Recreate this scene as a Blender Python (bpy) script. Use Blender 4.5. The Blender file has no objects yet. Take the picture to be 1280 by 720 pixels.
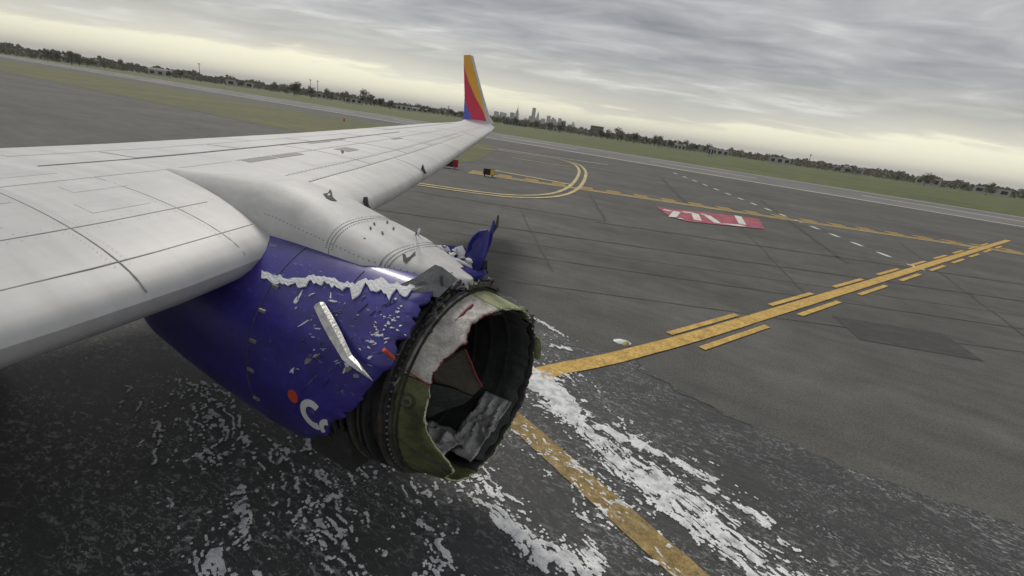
import bpy, bmesh, math, random
import numpy as np
from mathutils import Vector, Matrix
random.seed(7); rng = np.random.default_rng(7)
R = math.radians
sc = bpy.context.scene
COL = sc.collection

# ------------------------------------------------------------------ camera
CAM = np.array([0.0, 0.0, 3.6]); FPX = 600.0; CX, CY = 640.0, 360.0
YAW, PITCH, ROLL = R(27), R(18.9), R(8.1)          # yaw: degrees aft of straight outboard
cf = np.array([-math.sin(YAW)*math.cos(PITCH), math.cos(YAW)*math.cos(PITCH), -math.sin(PITCH)])
r0 = np.array([math.cos(YAW), math.sin(YAW), 0.0]); u0 = np.cross(r0, cf)
cr = r0*math.cos(ROLL)+u0*math.sin(ROLL); cu = u0*math.cos(ROLL)-r0*math.sin(ROLL)
cam = bpy.data.cameras.new('camera'); cam.sensor_width = 36.0; cam.lens = FPX/1280*36
cam.clip_start = 0.05; cam.clip_end = 60000
co = bpy.data.objects.new('camera', cam); COL.objects.link(co)
M4 = Matrix(((cr[0], cu[0], -cf[0], CAM[0]), (cr[1], cu[1], -cf[1], CAM[1]), (cr[2], cu[2], -cf[2], CAM[2]), (0, 0, 0, 1)))
co.matrix_world = M4
sc.camera = co

# ------------------------------------------------------------------ sky
SUN_AZ_AFT, SUN_EL = 58.0, 46.0
sun_dir = Vector((-math.sin(R(SUN_AZ_AFT))*math.cos(R(SUN_EL)), math.cos(R(SUN_AZ_AFT))*math.cos(R(SUN_EL)), math.sin(R(SUN_EL))))
w = bpy.data.worlds.new('World'); sc.world = w; w.use_nodes = True
nt = w.node_tree; nt.nodes.clear()
def N(t, **k):
    n = nt.nodes.new(t)
    for a, b in k.items(): setattr(n, a, b)
    return n
def L(a, b): nt.links.new(a, b)
def mth(op, a, b=None, c=None, clamp=False):
    n = N('ShaderNodeMath', operation=op); n.use_clamp = clamp
    for i, v in enumerate((a, b, c)):
        if v is None: continue
        if isinstance(v, (int, float)): n.inputs[i].default_value = v
        else: L(v, n.inputs[i])
    return n.outputs[0]
def ramp(fac, stops, interp='LINEAR'):
    n = N('ShaderNodeValToRGB'); n.color_ramp.interpolation = interp
    e = n.color_ramp.elements
    while len(e) > 1: e.remove(e[-1])
    e[0].position, e[0].color = stops[0][0], (*stops[0][1], 1)
    for p, c in stops[1:]:
        x = e.new(p); x.color = (*c, 1)
    L(fac, n.inputs[0]); return n.outputs[0]
sky = N('ShaderNodeTexSky', sky_type='NISHITA'); sky.sun_disc = False
sky.sun_elevation = R(SUN_EL); sky.sun_rotation = math.atan2(sun_dir.x, sun_dir.y)
tc = N('ShaderNodeTexCoord'); sep = N('ShaderNodeSeparateXYZ'); L(tc.outputs['Generated'], sep.inputs[0])
X, Y, Z = sep.outputs
Zc = mth('MAXIMUM', Z, 0.0); den = mth('ADD', Zc, 0.085)
px_, py_ = mth('DIVIDE', X, den), mth('DIVIDE', Y, den)
# the cloud sheet: coordinates on a layer overhead, stretched across the wind
a_ = R(27)
ux = mth('ADD', mth('MULTIPLY', px_, math.cos(a_)), mth('MULTIPLY', py_, math.sin(a_)))
uy = mth('SUBTRACT', mth('MULTIPLY', py_, math.cos(a_)), mth('MULTIPLY', px_, math.sin(a_)))
cmb = N('ShaderNodeCombineXYZ'); L(mth('MULTIPLY', ux, 0.60), cmb.inputs[0]); L(mth('MULTIPLY', uy, 1.0), cmb.inputs[1]); cmb.inputs[2].default_value = 3.1
n1 = N('ShaderNodeTexNoise'); n1.inputs['Scale'].default_value = 0.8; n1.inputs['Detail'].default_value = 6; n1.inputs['Roughness'].default_value = 0.52; n1.inputs['Distortion'].default_value = 0.5
L(cmb.outputs[0], n1.inputs['Vector'])
n2 = N('ShaderNodeTexNoise'); n2.inputs['Scale'].default_value = 2.6; n2.inputs['Detail'].default_value = 7; n2.inputs['Roughness'].default_value = 0.55; n2.inputs['Distortion'].default_value = 0.7
L(cmb.outputs[0], n2.inputs['Vector'])
nn = mth('ADD', mth('MULTIPLY', n1.outputs[0], 0.56), mth('MULTIPLY', n2.outputs[0], 0.44))
cloud = ramp(nn, [(0.33, (0.19, 0.196, 0.21)), (0.43, (0.265, 0.268, 0.28)), (0.50, (0.335, 0.335, 0.34)), (0.56, (0.41, 0.408, 0.405)), (0.66, (0.60, 0.60, 0.58))])
# bright gap between the cloud sheet and the horizon
n4 = N('ShaderNodeTexNoise'); n4.inputs['Scale'].default_value = 1.7; n4.inputs['Detail'].default_value = 2
mp4 = N('ShaderNodeMapping'); mp4.inputs['Location'].default_value = (0.9, 0.0, 0.0); L(tc.outputs['Generated'], mp4.inputs[0]); L(mp4.outputs[0], n4.inputs['Vector'])
hn = mth('SUBTRACT', mth('ADD', Zc, mth('MULTIPLY', mth('SUBTRACT', nn, 0.5), 0.10)), mth('MULTIPLY', mth('SUBTRACT', n4.outputs[0], 0.5), 0.10))
band = ramp(hn, [(0.0, (1, 1, 1)), (0.048, (0.92, 0.92, 0.92)), (0.062, (0.40, 0.40, 0.40)), (0.085, (0.16, 0.16, 0.16)), (0.14, (0, 0, 0))])
mx = N('ShaderNodeMix', data_type='RGBA'); L(band, mx.inputs['Factor']); L(cloud, mx.inputs[6]); mx.inputs[7].default_value = (1.02, 0.98, 0.73, 1)
bg1 = N('ShaderNodeBackground'); bg1.inputs[1].default_value = 0.1; L(sky.outputs[0], bg1.inputs[0])
bg2 = N('ShaderNodeBackground'); bg2.inputs[1].default_value = 1.0; L(mx.outputs[2], bg2.inputs[0])
ms = N('ShaderNodeMixShader'); ms.inputs[0].default_value = 0.94; L(bg1.outputs[0], ms.inputs[1]); L(bg2.outputs[0], ms.inputs[2])
wo = N('ShaderNodeOutputWorld'); L(ms.outputs[0], wo.inputs[0])
sl = bpy.data.lights.new('sun', 'SUN'); sl.energy = 1.5; sl.angle = R(14); sl.color = (1, 0.95, 0.86)
so = bpy.data.objects.new('sun', sl); COL.objects.link(so); so.rotation_euler = (-sun_dir).to_track_quat('-Z', 'Y').to_euler()
so.location = (-8, 8, 30)
vs = sc.view_settings; vs.view_transform = 'Standard'; vs.look = 'None'; vs.exposure = 0.40; vs.gamma = 1; vs.use_curve_mapping = False

# ------------------------------------------------------------------ photo pixel -> direction -> surface
def ray(px, py): return cf + cr*(px-CX)/FPX - cu*(py-CY)/FPX
def gp(px, py, z=0.0):
    d = ray(px, py); return CAM + d*((z-CAM[2])/d[2])
def ypl(px, py, y):
    d = ray(px, py); return CAM + d*(y/d[1])
def wpl(px, py, z0=2.3, k=0.09, y0=3.1):
    d = ray(px, py); return CAM + d*((z0-k*y0-CAM[2])/(d[2]-k*d[1]))
EY, EZ = 3.084, 1.466                                 # engine axis
def ehit(px, py, rad, far=False):
    """pixel -> (x, phi, r) on the engine's body of revolution r = rad(x)"""
    d = ray(px, py); ts = np.linspace(2.0, 7.0, 4000)
    P = CAM[None]+ts[:, None]*d[None]
    rr = np.hypot(P[:, 1]-EY, P[:, 2]-EZ) - rad(P[:, 0])
    s = np.where(np.diff(np.sign(rr)) != 0)[0]
    i = (s[-1] if far else s[0]) if len(s) else int(np.argmin(np.abs(rr)))
    p = P[i]; return p[0], math.degrees(math.atan2(p[2]-EZ, p[1]-EY)) % 360
def azdir(px, py=None):
    """pixel column on the horizon -> unit ground direction"""
    y = 114+(px-366)*0.1423 if py is None else py
    d = ray(px, y); d = np.array([d[0], d[1], 0]); return d/np.linalg.norm(d)
def epos(x, phi, r): return (x, EY+r*math.cos(R(phi)), EZ+r*math.sin(R(phi)))

# ------------------------------------------------------------------ materials
def mat(name, col, rough=0.6, metal=0.0, var=0.12, scale=4.0, bump=0.0, bscale=60.0, col2=None, thr=None, spec=0.5, stretch=None, coat=0.0, detail=6):
    m = bpy.data.materials.new(name); m.use_nodes = True
    t = m.node_tree; b = t.nodes['Principled BSDF']
    b.inputs['Roughness'].default_value = rough; b.inputs['Metallic'].default_value = metal
    b.inputs['Specular IOR Level'].default_value = spec; b.inputs['Coat Weight'].default_value = coat
    tcn = t.nodes.new('ShaderNodeTexCoord'); src = tcn.outputs['Object']
    if stretch:
        mp = t.nodes.new('ShaderNodeMapping'); mp.inputs['Rotation'].default_value = (0, 0, stretch[0]); mp.inputs['Scale'].default_value = stretch[1]
        t.links.new(src, mp.inputs[0]); src = mp.outputs[0]
    nz = t.nodes.new('ShaderNodeTexNoise'); nz.inputs['Scale'].default_value = scale; nz.inputs['Detail'].default_value = detail; nz.inputs['Roughness'].default_value = 0.6
    t.links.new(src, nz.inputs['Vector'])
    cr_ = t.nodes.new('ShaderNodeValToRGB'); e = cr_.color_ramp.elements
    lo = tuple(c*(1-var) for c in col); hi = tuple(min(1, c*(1+var)) for c in (col2 or col))
    if col2: lo = col
    if col2: hi = col2
    p0, p1 = thr or (0.32, 0.68)
    e[0].position, e[0].color = p0, (*lo, 1); e[1].position, e[1].color = p1, (*hi, 1)
    t.links.new(nz.outputs[0], cr_.inputs[0])
    # fine mottling on top of the broad variation
    n3 = t.nodes.new('ShaderNodeTexNoise'); n3.inputs['Scale'].default_value = scale*9; n3.inputs['Detail'].default_value = 4
    t.links.new(src, n3.inputs['Vector'])
    mr = t.nodes.new('ShaderNodeMapRange'); mr.inputs[1].default_value = 0.3; mr.inputs[2].default_value = 0.7; mr.inputs[3].default_value = 1-var*0.7; mr.inputs[4].default_value = 1+var*0.7
    t.links.new(n3.outputs[0], mr.inputs[0])
    ml = t.nodes.new('ShaderNodeMix'); ml.data_type = 'RGBA'; ml.blend_type = 'MULTIPLY'; ml.inputs['Factor'].default_value = 1
    t.links.new(cr_.outputs[0], ml.inputs[6]); t.links.new(mr.outputs[0], ml.inputs[7])
    t.links.new(ml.outputs[2], b.inputs['Base Color'])
    rr = t.nodes.new('ShaderNodeMapRange'); rr.inputs[3].default_value = max(0.05, rough-0.1); rr.inputs[4].default_value = min(1, rough+0.12)
    t.links.new(nz.outputs[0], rr.inputs[0]); t.links.new(rr.outputs[0], b.inputs['Roughness'])
    if bump:
        nb = t.nodes.new('ShaderNodeTexNoise'); nb.inputs['Scale'].default_value = bscale; nb.inputs['Detail'].default_value = 5
        t.links.new(tcn.outputs['Object'], nb.inputs['Vector'])
        bp = t.nodes.new('ShaderNodeBump'); bp.inputs['Strength'].default_value = bump; bp.inputs['Distance'].default_value = 0.02
        t.links.new(nb.outputs[0], bp.inputs['Height']); t.links.new(bp.outputs[0], b.inputs['Normal'])
    return m
def speckle(m, col, scale, thr, stretch):
    t = m.node_tree; b = t.nodes['Principled BSDF']; src = b.inputs['Base Color'].links[0].from_socket
    tcn = t.nodes.new('ShaderNodeTexCoord'); mp = t.nodes.new('ShaderNodeMapping'); mp.inputs['Rotation'].default_value = (0, 0, stretch[0]); mp.inputs['Scale'].default_value = stretch[1]
    t.links.new(tcn.outputs['Object'], mp.inputs[0]); f = None
    for sc_, det, th in ((scale, 4, thr), (scale*0.045, 4, (0.42, 0.62))):
        nz = t.nodes.new('ShaderNodeTexNoise'); nz.inputs['Scale'].default_value = sc_; nz.inputs['Detail'].default_value = det; nz.inputs['Roughness'].default_value = 0.65; nz.inputs['Distortion'].default_value = 0.6
        t.links.new(mp.outputs[0], nz.inputs['Vector']); mr = t.nodes.new('ShaderNodeMapRange'); mr.inputs[1].default_value, mr.inputs[2].default_value = th; t.links.new(nz.outputs[0], mr.inputs[0])
        if f is None: f = mr.outputs[0]
        else:
            k = t.nodes.new('ShaderNodeMath'); k.operation = 'MULTIPLY'; t.links.new(f, k.inputs[0]); t.links.new(mr.outputs[0], k.inputs[1]); f = k.outputs[0]
    mx_ = t.nodes.new('ShaderNodeMix'); mx_.data_type = 'RGBA'; t.links.new(f, mx_.inputs['Factor']); t.links.new(src, mx_.inputs[6]); mx_.inputs[7].default_value = (*col, 1); t.links.new(mx_.outputs[2], b.inputs['Base Color'])
pA0, pA1 = gp(650, 532), gp(848, 708)
dA = (pA1-pA0)[:2]; dA /= np.linalg.norm(dA); nA = np.array([-dA[1], dA[0]])   # foreground stripe direction
angA = math.atan2(dA[1], dA[0])
far0, far1 = gp(366, 126), gp(913, 213)
dF = (far0-far1)[:2]; dF /= np.linalg.norm(dF); nF = np.array([dF[1], -dF[0]])
angF = math.atan2(dF[1], dF[0])
MT = dict(
 grass=mat('grass', (0.060, 0.082, 0.022), 0.95, var=0.3, scale=0.05, col2=(0.125, 0.135, 0.045), bump=0.4, bscale=3),
 verge=mat('verge_grass', (0.070, 0.085, 0.030), 0.95, var=0.3, scale=0.09, col2=(0.135, 0.130, 0.055), bump=0.4, bscale=3),
 asphalt=mat('asphalt', (0.100, 0.100, 0.094), 0.85, var=0.14, scale=0.35, col2=(0.146, 0.145, 0.135), bump=0.25, bscale=120, stretch=(-angF, (0.12, 1.0, 1.0)), spec=0.25),
 runway=mat('runway_pavement', (0.145, 0.145, 0.140), 0.85, var=0.1, scale=0.15, col2=(0.215, 0.213, 0.203), bump=0.2, bscale=50, stretch=(-angF, (0.05, 1.0, 1.0)), spec=0.25),
 wet=mat('wet_asphalt', (0.034, 0.036, 0.038), 0.5, var=0.3, scale=1.6, col2=(0.060, 0.061, 0.061), bump=0.5, bscale=140, spec=0.4, stretch=(-angA, (0.35, 1.0, 1.0))),
 seam=mat('seam_tar', (0.078, 0.077, 0.072), 0.8, var=0.25, scale=3, spec=0.2),
 patch=mat('patch_asphalt', (0.070, 0.070, 0.067), 0.85, var=0.2, scale=3, spec=0.25),
 seam_l=mat('seam_pale', (0.16, 0.157, 0.145), 0.8, var=0.2, scale=3, spec=0.2),
 yellow=mat('yellow_paint', (0.44, 0.275, 0.075), 0.75, var=0.25, scale=3, col2=(0.64, 0.43, 0.13), thr=(0.3, 0.6), bump=0.2, bscale=90, spec=0.3),
 yellow_wet=mat('dirty_yellow_paint', (0.22, 0.155, 0.06), 0.7, var=0.35, scale=7, col2=(0.38, 0.275, 0.11), thr=(0.35, 0.65), bump=0.3, bscale=110, spec=0.3),
 yellow_pale=mat('faded_yellow_paint', (0.46, 0.37, 0.17), 0.8, var=0.15, scale=2, col2=(0.60, 0.52, 0.30), spec=0.3),
 whitep=mat('white_paint', (0.62, 0.62, 0.58), 0.8, var=0.15, scale=3, spec=0.3),
 redp=mat('red_paint', (0.30, 0.055, 0.085), 0.75, var=0.25, scale=2, col2=(0.42, 0.14, 0.17), spec=0.3),
 foam=mat('foam', (0.40, 0.42, 0.44), 0.9, var=0.22, scale=9, bump=0.5, bscale=90, col2=(0.80, 0.81, 0.82), thr=(0.30, 0.58), spec=0.2),
 wing=mat('wing_grey_paint', (0.50, 0.50, 0.50), 0.5, var=0.05, scale=0.9, col2=(0.56, 0.56, 0.555), stretch=(0, (1.0, 0.35, 1)), spec=0.4),
 slat=mat('slat_paint', (0.58, 0.575, 0.555), 0.42, var=0.05, scale=1.3, col2=(0.63, 0.625, 0.60), spec=0.4),
 panel=mat('panel_grey_paint', (0.48, 0.48, 0.485), 0.5, var=0.06, scale=1.2, col2=(0.55, 0.55, 0.55), spec=0.4),
 panel_d=mat('walkway_grey', (0.25, 0.25, 0.25), 0.7, var=0.12, scale=2),
 gap=mat('gap_dark', (0.07, 0.07, 0.07), 0.8, var=0.1),
 pylon=mat('pylon_paint', (0.50, 0.50, 0.495), 0.55, var=0.05, scale=2.2, col2=(0.60, 0.60, 0.59), spec=0.5, bump=0.05, bscale=4),
 blue=mat('blue_paint', (0.034, 0.027, 0.23), 0.40, var=0.18, scale=3, col2=(0.044, 0.035, 0.28), spec=0.55, coat=0.15, bump=0.06, bscale=5),
 blue_in=mat('blue_torn_skin', (0.035, 0.033, 0.24), 0.4, var=0.25, scale=8, bump=0.3, bscale=14),
 torn=mat('torn_white', (0.68, 0.69, 0.72), 0.65, var=0.1, scale=12, bump=0.5, bscale=40),
 scuff=mat('scuff_grey', (0.20, 0.205, 0.19), 0.7, var=0.3, scale=20),
 letter=mat('letter_white', (0.70, 0.71, 0.72), 0.45, var=0.06, scale=9),
 orange=mat('orange_paint', (0.52, 0.075, 0.030), 0.5, var=0.15),
 metal=mat('bare_metal', (0.42, 0.42, 0.41), 0.42, metal=0.55, var=0.25, scale=12, bump=0.25, bscale=40),
 dmetal=mat('grey_bent_metal', (0.17, 0.175, 0.18), 0.5, metal=0.4, var=0.25, scale=7, bump=0.3, bscale=20),
 black=mat('dark_metal', (0.022, 0.022, 0.022), 0.6, var=0.45, scale=9, col2=(0.045, 0.045, 0.042), bump=0.4, bscale=30),  # near-black metal with mottled tone
 flange=mat('flange_metal', (0.055, 0.056, 0.055), 0.5, metal=0.3, var=0.4, scale=10, col2=(0.12, 0.12, 0.115), bump=0.3, bscale=60),
 bolt=mat('bolt_metal', (0.26, 0.26, 0.25), 0.4, metal=0.6, var=0.2),
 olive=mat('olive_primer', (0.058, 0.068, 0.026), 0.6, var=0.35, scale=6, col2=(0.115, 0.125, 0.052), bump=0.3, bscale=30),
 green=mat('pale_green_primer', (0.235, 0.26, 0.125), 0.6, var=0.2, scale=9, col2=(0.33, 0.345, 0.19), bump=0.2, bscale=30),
 edge=mat('torn_green_edge', (0.42, 0.45, 0.28), 0.7, var=0.5, scale=30, bump=0.5, bscale=80),
 tan=mat('bare_composite', (0.30, 0.285, 0.255), 0.55, metal=0.1, var=0.3, scale=7, col2=(0.52, 0.50, 0.455), thr=(0.36, 0.62), bump=0.35, bscale=22),
 red=mat('red_sealant', (0.20, 0.018, 0.018), 0.6, var=0.4, scale=20),
 brown=mat('brown_liner', (0.060, 0.052, 0.042), 0.75, var=0.3, scale=8, bump=0.3, bscale=25),
 liner=mat('dark_liner', (0.016, 0.018, 0.018), 0.65, var=0.5, scale=5, col2=(0.040, 0.044, 0.043), bump=0.4, bscale=18),
 crumple=mat('crumpled_foil', (0.15, 0.15, 0.15), 0.55, metal=0.1, var=0.4, scale=5, col2=(0.42, 0.42, 0.42), bump=0.15, bscale=12),
 wl_y=mat('yellow_gloss', (0.80, 0.42, 0.045), 0.4, var=0.05), wl_r=mat('red_gloss', (0.66, 0.035, 0.09), 0.4, var=0.05),
 wl_b=mat('blue_gloss', (0.12, 0.14, 0.55), 0.4, var=0.05), tyre=mat('tyre', (0.03, 0.03, 0.03), 0.8, var=0.2),
 sign_k=mat('sign_black', (0.02, 0.02, 0.02), 0.6), sign_r=mat('sign_red', (0.33, 0.012, 0.03), 0.5, var=0.08), sign_y=mat('sign_yellow', (0.80, 0.50, 0.06), 0.5, var=0.06),
 bark=mat('bark', (0.12, 0.105, 0.09), 0.9, var=0.3, scale=2),
 twig=[mat('twigs', (0.19, 0.175, 0.15), 0.95, var=0.25, scale=0.4), mat('spring_leaves', (0.16, 0.165, 0.10), 0.95, var=0.3, scale=0.4), mat('evergreen', (0.09, 0.10, 0.07), 0.95, var=0.3, scale=0.4)],
 wood=mat('far_wood', (0.14, 0.14, 0.115), 0.95, var=0.3, scale=0.05, col2=(0.22, 0.205, 0.17)),
 conc=mat('tower_grey', (0.22, 0.23, 0.25), 0.6, var=0.1, scale=0.01), glassb=mat('tower_glass', (0.10, 0.12, 0.15), 0.25, var=0.1, scale=0.01),
 pale=mat('pale_cladding', (0.42, 0.42, 0.41), 0.6, var=0.06, scale=0.1), brickb=mat('brown_cladding', (0.20, 0.175, 0.155), 0.7, var=0.1, scale=0.1),
 roof=mat('roof_grey', (0.16, 0.16, 0.165), 0.8, var=0.1, scale=0.1), win=mat('window_glass', (0.03, 0.035, 0.04), 0.15, var=0.1),
)

def overlay(m, scale, amt, vec=(1, 1, 1), rz=0.0, detail=5, lohi=(0.3, 0.7)):
    # multiply the base colour by a noise: grain, grime streaks, blotches
    t = m.node_tree; b = t.nodes['Principled BSDF']; src = b.inputs['Base Color'].links[0].from_socket
    tcn = t.nodes.new('ShaderNodeTexCoord'); mp = t.nodes.new('ShaderNodeMapping'); mp.inputs['Rotation'].default_value = (0, 0, rz); mp.inputs['Scale'].default_value = vec
    t.links.new(tcn.outputs['Object'], mp.inputs[0]); nz = t.nodes.new('ShaderNodeTexNoise'); nz.inputs['Scale'].default_value = scale; nz.inputs['Detail'].default_value = detail; nz.inputs['Roughness'].default_value = 0.65
    t.links.new(mp.outputs[0], nz.inputs['Vector']); mr = t.nodes.new('ShaderNodeMapRange'); mr.inputs[1].default_value, mr.inputs[2].default_value = lohi; mr.inputs[3].default_value = 1-amt; mr.inputs[4].default_value = 1+amt*0.6
    t.links.new(nz.outputs[0], mr.inputs[0]); ml = t.nodes.new('ShaderNodeMix'); ml.data_type = 'RGBA'; ml.blend_type = 'MULTIPLY'; ml.inputs['Factor'].default_value = 1
    t.links.new(src, ml.inputs[6]); t.links.new(mr.outputs[0], ml.inputs[7]); t.links.new(ml.outputs[2], b.inputs['Base Color'])
overlay(MT['asphalt'], 30, 0.38, detail=3); overlay(MT['asphalt'], 0.16, 0.22, detail=4); overlay(MT['asphalt'], 1.3, 0.13, detail=4)
overlay(MT['wet'], 45, 0.35, detail=3); overlay(MT['runway'], 0.1, 0.2)
overlay(MT['yellow'], 16, 0.35); overlay(MT['yellow_wet'], 22, 0.4); overlay(MT['redp'], 1.2, 0.3); overlay(MT['yellow_pale'], 1.0, 0.3)
for k in ('wing', 'panel', 'slat'): overlay(MT[k], 2.2, 0.13, (0.22, 2.2, 1.0)); overlay(MT[k], 0.6, 0.07)
overlay(MT['pylon'], 2.5, 0.13, (0.35, 3, 3)); overlay(MT['pylon'], 9, 0.06)
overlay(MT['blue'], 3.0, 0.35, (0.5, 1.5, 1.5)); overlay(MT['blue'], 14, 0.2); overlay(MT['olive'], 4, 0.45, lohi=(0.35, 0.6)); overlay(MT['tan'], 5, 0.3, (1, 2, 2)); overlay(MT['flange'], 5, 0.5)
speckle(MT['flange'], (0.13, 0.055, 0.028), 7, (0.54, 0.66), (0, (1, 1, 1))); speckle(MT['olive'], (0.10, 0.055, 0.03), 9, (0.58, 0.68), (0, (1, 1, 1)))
speckle(MT['blue'], (0.20, 0.20, 0.25), 22, (0.63, 0.68), (0.5, (0.5, 2, 1)))
speckle(MT['wet'], (0.36, 0.365, 0.37), 38, (0.555, 0.63), (-angA, (0.6, 1.0, 1.0)))
speckle(MT['wet'], (0.28, 0.285, 0.29), 17, (0.545, 0.64), (-angA, (0.5, 1.0, 1.0)))
speckle(MT['yellow_wet'], (0.45, 0.42, 0.36), 18, (0.56, 0.66), (-angA, (0.5, 1.0, 1.0)))
# ------------------------------------------------------------------ object helpers
def tag(o, label=None, cat=None, group=None, kind=None):
    if label: o['label'] = label
    if cat: o['category'] = cat
    if group: o['group'] = group
    if kind: o['kind'] = kind
    return o
def empty(name, loc):
    o = bpy.data.objects.new(name, None); COL.objects.link(o); o.location = loc; o.empty_display_size = 0.3; return o
WORLD = {}
def mesh(name, verts, faces, m, parent=None, smooth=False):
    """one mesh object; verts in world space unless the parent is given an own frame"""
    me = bpy.data.meshes.new(name); me.from_pydata([tuple(map(float, v)) for v in verts], [], faces); me.update()
    if isinstance(m, (list, tuple)):
        for q in m: me.materials.append(q)
    else: me.materials.append(m)
    if smooth:
        for p in me.polygons: p.use_smooth = True
        me.set_sharp_from_angle(angle=R(38))
    o = bpy.data.objects.new(name, me); COL.objects.link(o)
    if parent is not None:
        o.parent = parent
        q, off = parent, Vector((0, 0, 0))
        while q is not None: off += Vector(q.location); q = q.parent
        o.location = -off
    return o
def fixn(o):
    bm = bmesh.new(); bm.from_mesh(o.data); bmesh.ops.recalc_face_normals(bm, faces=bm.faces); bm.to_mesh(o.data); bm.free()
    return o
class MB:
    def __init__(s): s.v = []; s.f = []
    def add(s, v, f):
        n = len(s.v); s.v += [tuple(map(float, p)) for p in v]; s.f += [tuple(i+n for i in q) for q in f]; return s
    def box(s, c, d, rz=0.0):
        x, y, z = (k/2 for k in d); ca, sa = math.cos(rz), math.sin(rz); v = []
        for k in (-z, z):
            for (i, j) in ((-x, -y), (x, -y), (x, y), (-x, y)): v.append((c[0]+i*ca-j*sa, c[1]+i*sa+j*ca, c[2]+k))
        return s.add(v, [(3, 2, 1, 0), (4, 5, 6, 7), (0, 1, 5, 4), (1, 2, 6, 5), (2, 3, 7, 6), (3, 0, 4, 7)])
    def tube(s, pts, rad, n=8):
        P = [Vector(p) for p in pts]; rs = rad if isinstance(rad, (list, tuple)) else [rad]*len(P); base = len(s.v)
        for i, p in enumerate(P):
            t = (P[min(i+1, len(P)-1)]-P[max(i-1, 0)]).normalized()
            a = t.cross(Vector((0, 0, 1)) if abs(t.z) < 0.9 else Vector((1, 0, 0))).normalized(); b = t.cross(a)
            for k in range(n):
                q = p+(a*math.cos(2*math.pi*k/n)+b*math.sin(2*math.pi*k/n))*rs[i]; s.v.append(tuple(q))
        for i in range(len(P)-1):
            for k in range(n):
                a0 = base+i*n+k; b0 = base+i*n+(k+1) % n; s.f.append((a0, b0, b0+n, a0+n))
        s.f.append(tuple(base+k for k in range(n))[::-1]); s.f.append(tuple(base+(len(P)-1)*n+k for k in range(n))); return s
    def build(s, name, m, parent=None, smooth=False): return fixn(mesh(name, s.v, s.f, m, parent, smooth))
def slab(pts, off, name, m, parent=None):
    """polygon (3-D points, roughly planar) given a thickness vector"""
    n = len(pts); off = np.array(off, float); v = [np.array(p, float) for p in pts]; v2 = [p+off for p in v]
    f = [tuple(range(n))[::-1], tuple(range(n, 2*n))]+[(i, (i+1) % n, n+(i+1) % n, n+i) for i in range(n)]
    return fixn(mesh(name, v+v2, f, m, parent))
def sheet(name, pts, z, m, kind='structure', parent=None):
    o = mesh(name, [(p[0], p[1], z) for p in pts], [tuple(range(len(pts)))], m, parent)
    me = o.data
    if me.polygons[0].normal.z < 0: me.flip_normals()
    if kind and parent is None: o['kind'] = kind
    return o
def smooth_line(P, n=8):
    P = [np.array(p[:2], float) for p in P]; out = []
    for i in range(len(P)-1):
        a, b, c, d = P[max(i-1, 0)], P[i], P[i+1], P[min(i+2, len(P)-1)]
        for k in range(n):
            t = k/n; out.append(0.5*((2*b)+(c-a)*t+(2*a-5*b+4*c-d)*t*t+(-a+3*b-3*c+d)*t**3))
    out.append(P[-1]); return out
def strip(name, P, width, z, m, wob=0.0, off=0.0, parent=None, kind='structure'):
    P = [np.array(p[:2], float) for p in P]; v = []; f = []
    for i, p in enumerate(P):
        t = P[min(i+1, len(P)-1)]-P[max(i-1, 0)]; t /= np.linalg.norm(t); n = np.array([-t[1], t[0]])
        a = width/2*(1+wob*random.uniform(-1, 1)); b = width/2*(1+wob*random.uniform(-1, 1))
        v += [(*(p+n*(off+a)), z), (*(p+n*(off-b)), z)]
    for i in range(len(P)-1): f.append((2*i, 2*i+1, 2*i+3, 2*i+2))
    o = mesh(name, v, f, m, parent)
    if o.data.polygons[0].normal.z < 0: o.data.flip_normals()
    if kind and parent is None: o['kind'] = kind
    return o
def dense(a, b, step):
    a, b = np.array(a[:2], float), np.array(b[:2], float); n = max(2, int(np.linalg.norm(b-a)/step)+1)
    return [a+(b-a)*i/(n-1) for i in range(n)]

# ================================================================== GROUND
S = 30000.0
sheet('ground', [(-S, -S), (S, -S), (S, S), (-S, S)], 0.0, MT['grass'])
def faredge(s): return far1[:2]+dF*s
# pavement up to its far edge, running on to both sides of the view
sheet('taxiway', [faredge(900), faredge(-700), faredge(-700)-np.array([0, 260]), faredge(900)-np.array([0, 420])], 0.004, MT['asphalt'])
if nF[1] < 0: nF = -nF
# paler runway band along the far edge
sheet('runway', [faredge(900)-nF*1.0, faredge(-700)-nF*1.0, faredge(-700)-nF*38, faredge(900)-nF*38], 0.008, MT['runway'])
for k, (d, wd, mm) in enumerate(((3.0, 0.9, 'whitep'), (20.5, 0.9, 'whitep'), (36.5, 0.9, 'whitep'))):
    if k == 1:
        for j in range(24):
            s0 = -260+j*36; strip('runway_centre_line', [faredge(s0)-nF*d, faredge(s0+20)-nF*d], wd, 0.012, MT[mm])
    else: strip('runway_edge_line', [faredge(880)-nF*d, faredge(-680)-nF*d], wd, 0.012, MT[mm])
# grass island between taxiway and runway
top = [gp(366, 138), gp(416, 146), gp(466, 153), gp(500, 158), gp(560, 170), gp(600, 178)]
tip = [gp(613, 181.5), gp(617, 184), gp(614, 190), gp(606, 197), gp(590, 202), gp(560, 205)]
e0 = top[0][:2]; ext = e0+dF*500
lowL = tip[-1][:2]+dF*40; lowE = tip[-1][:2]+dF*520-nF*10
sheet('grass_island', [p[:2] for p in smooth_line(top+tip, 5)]+[lowL, lowE, ext], 0.016, MT['verge'])
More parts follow.
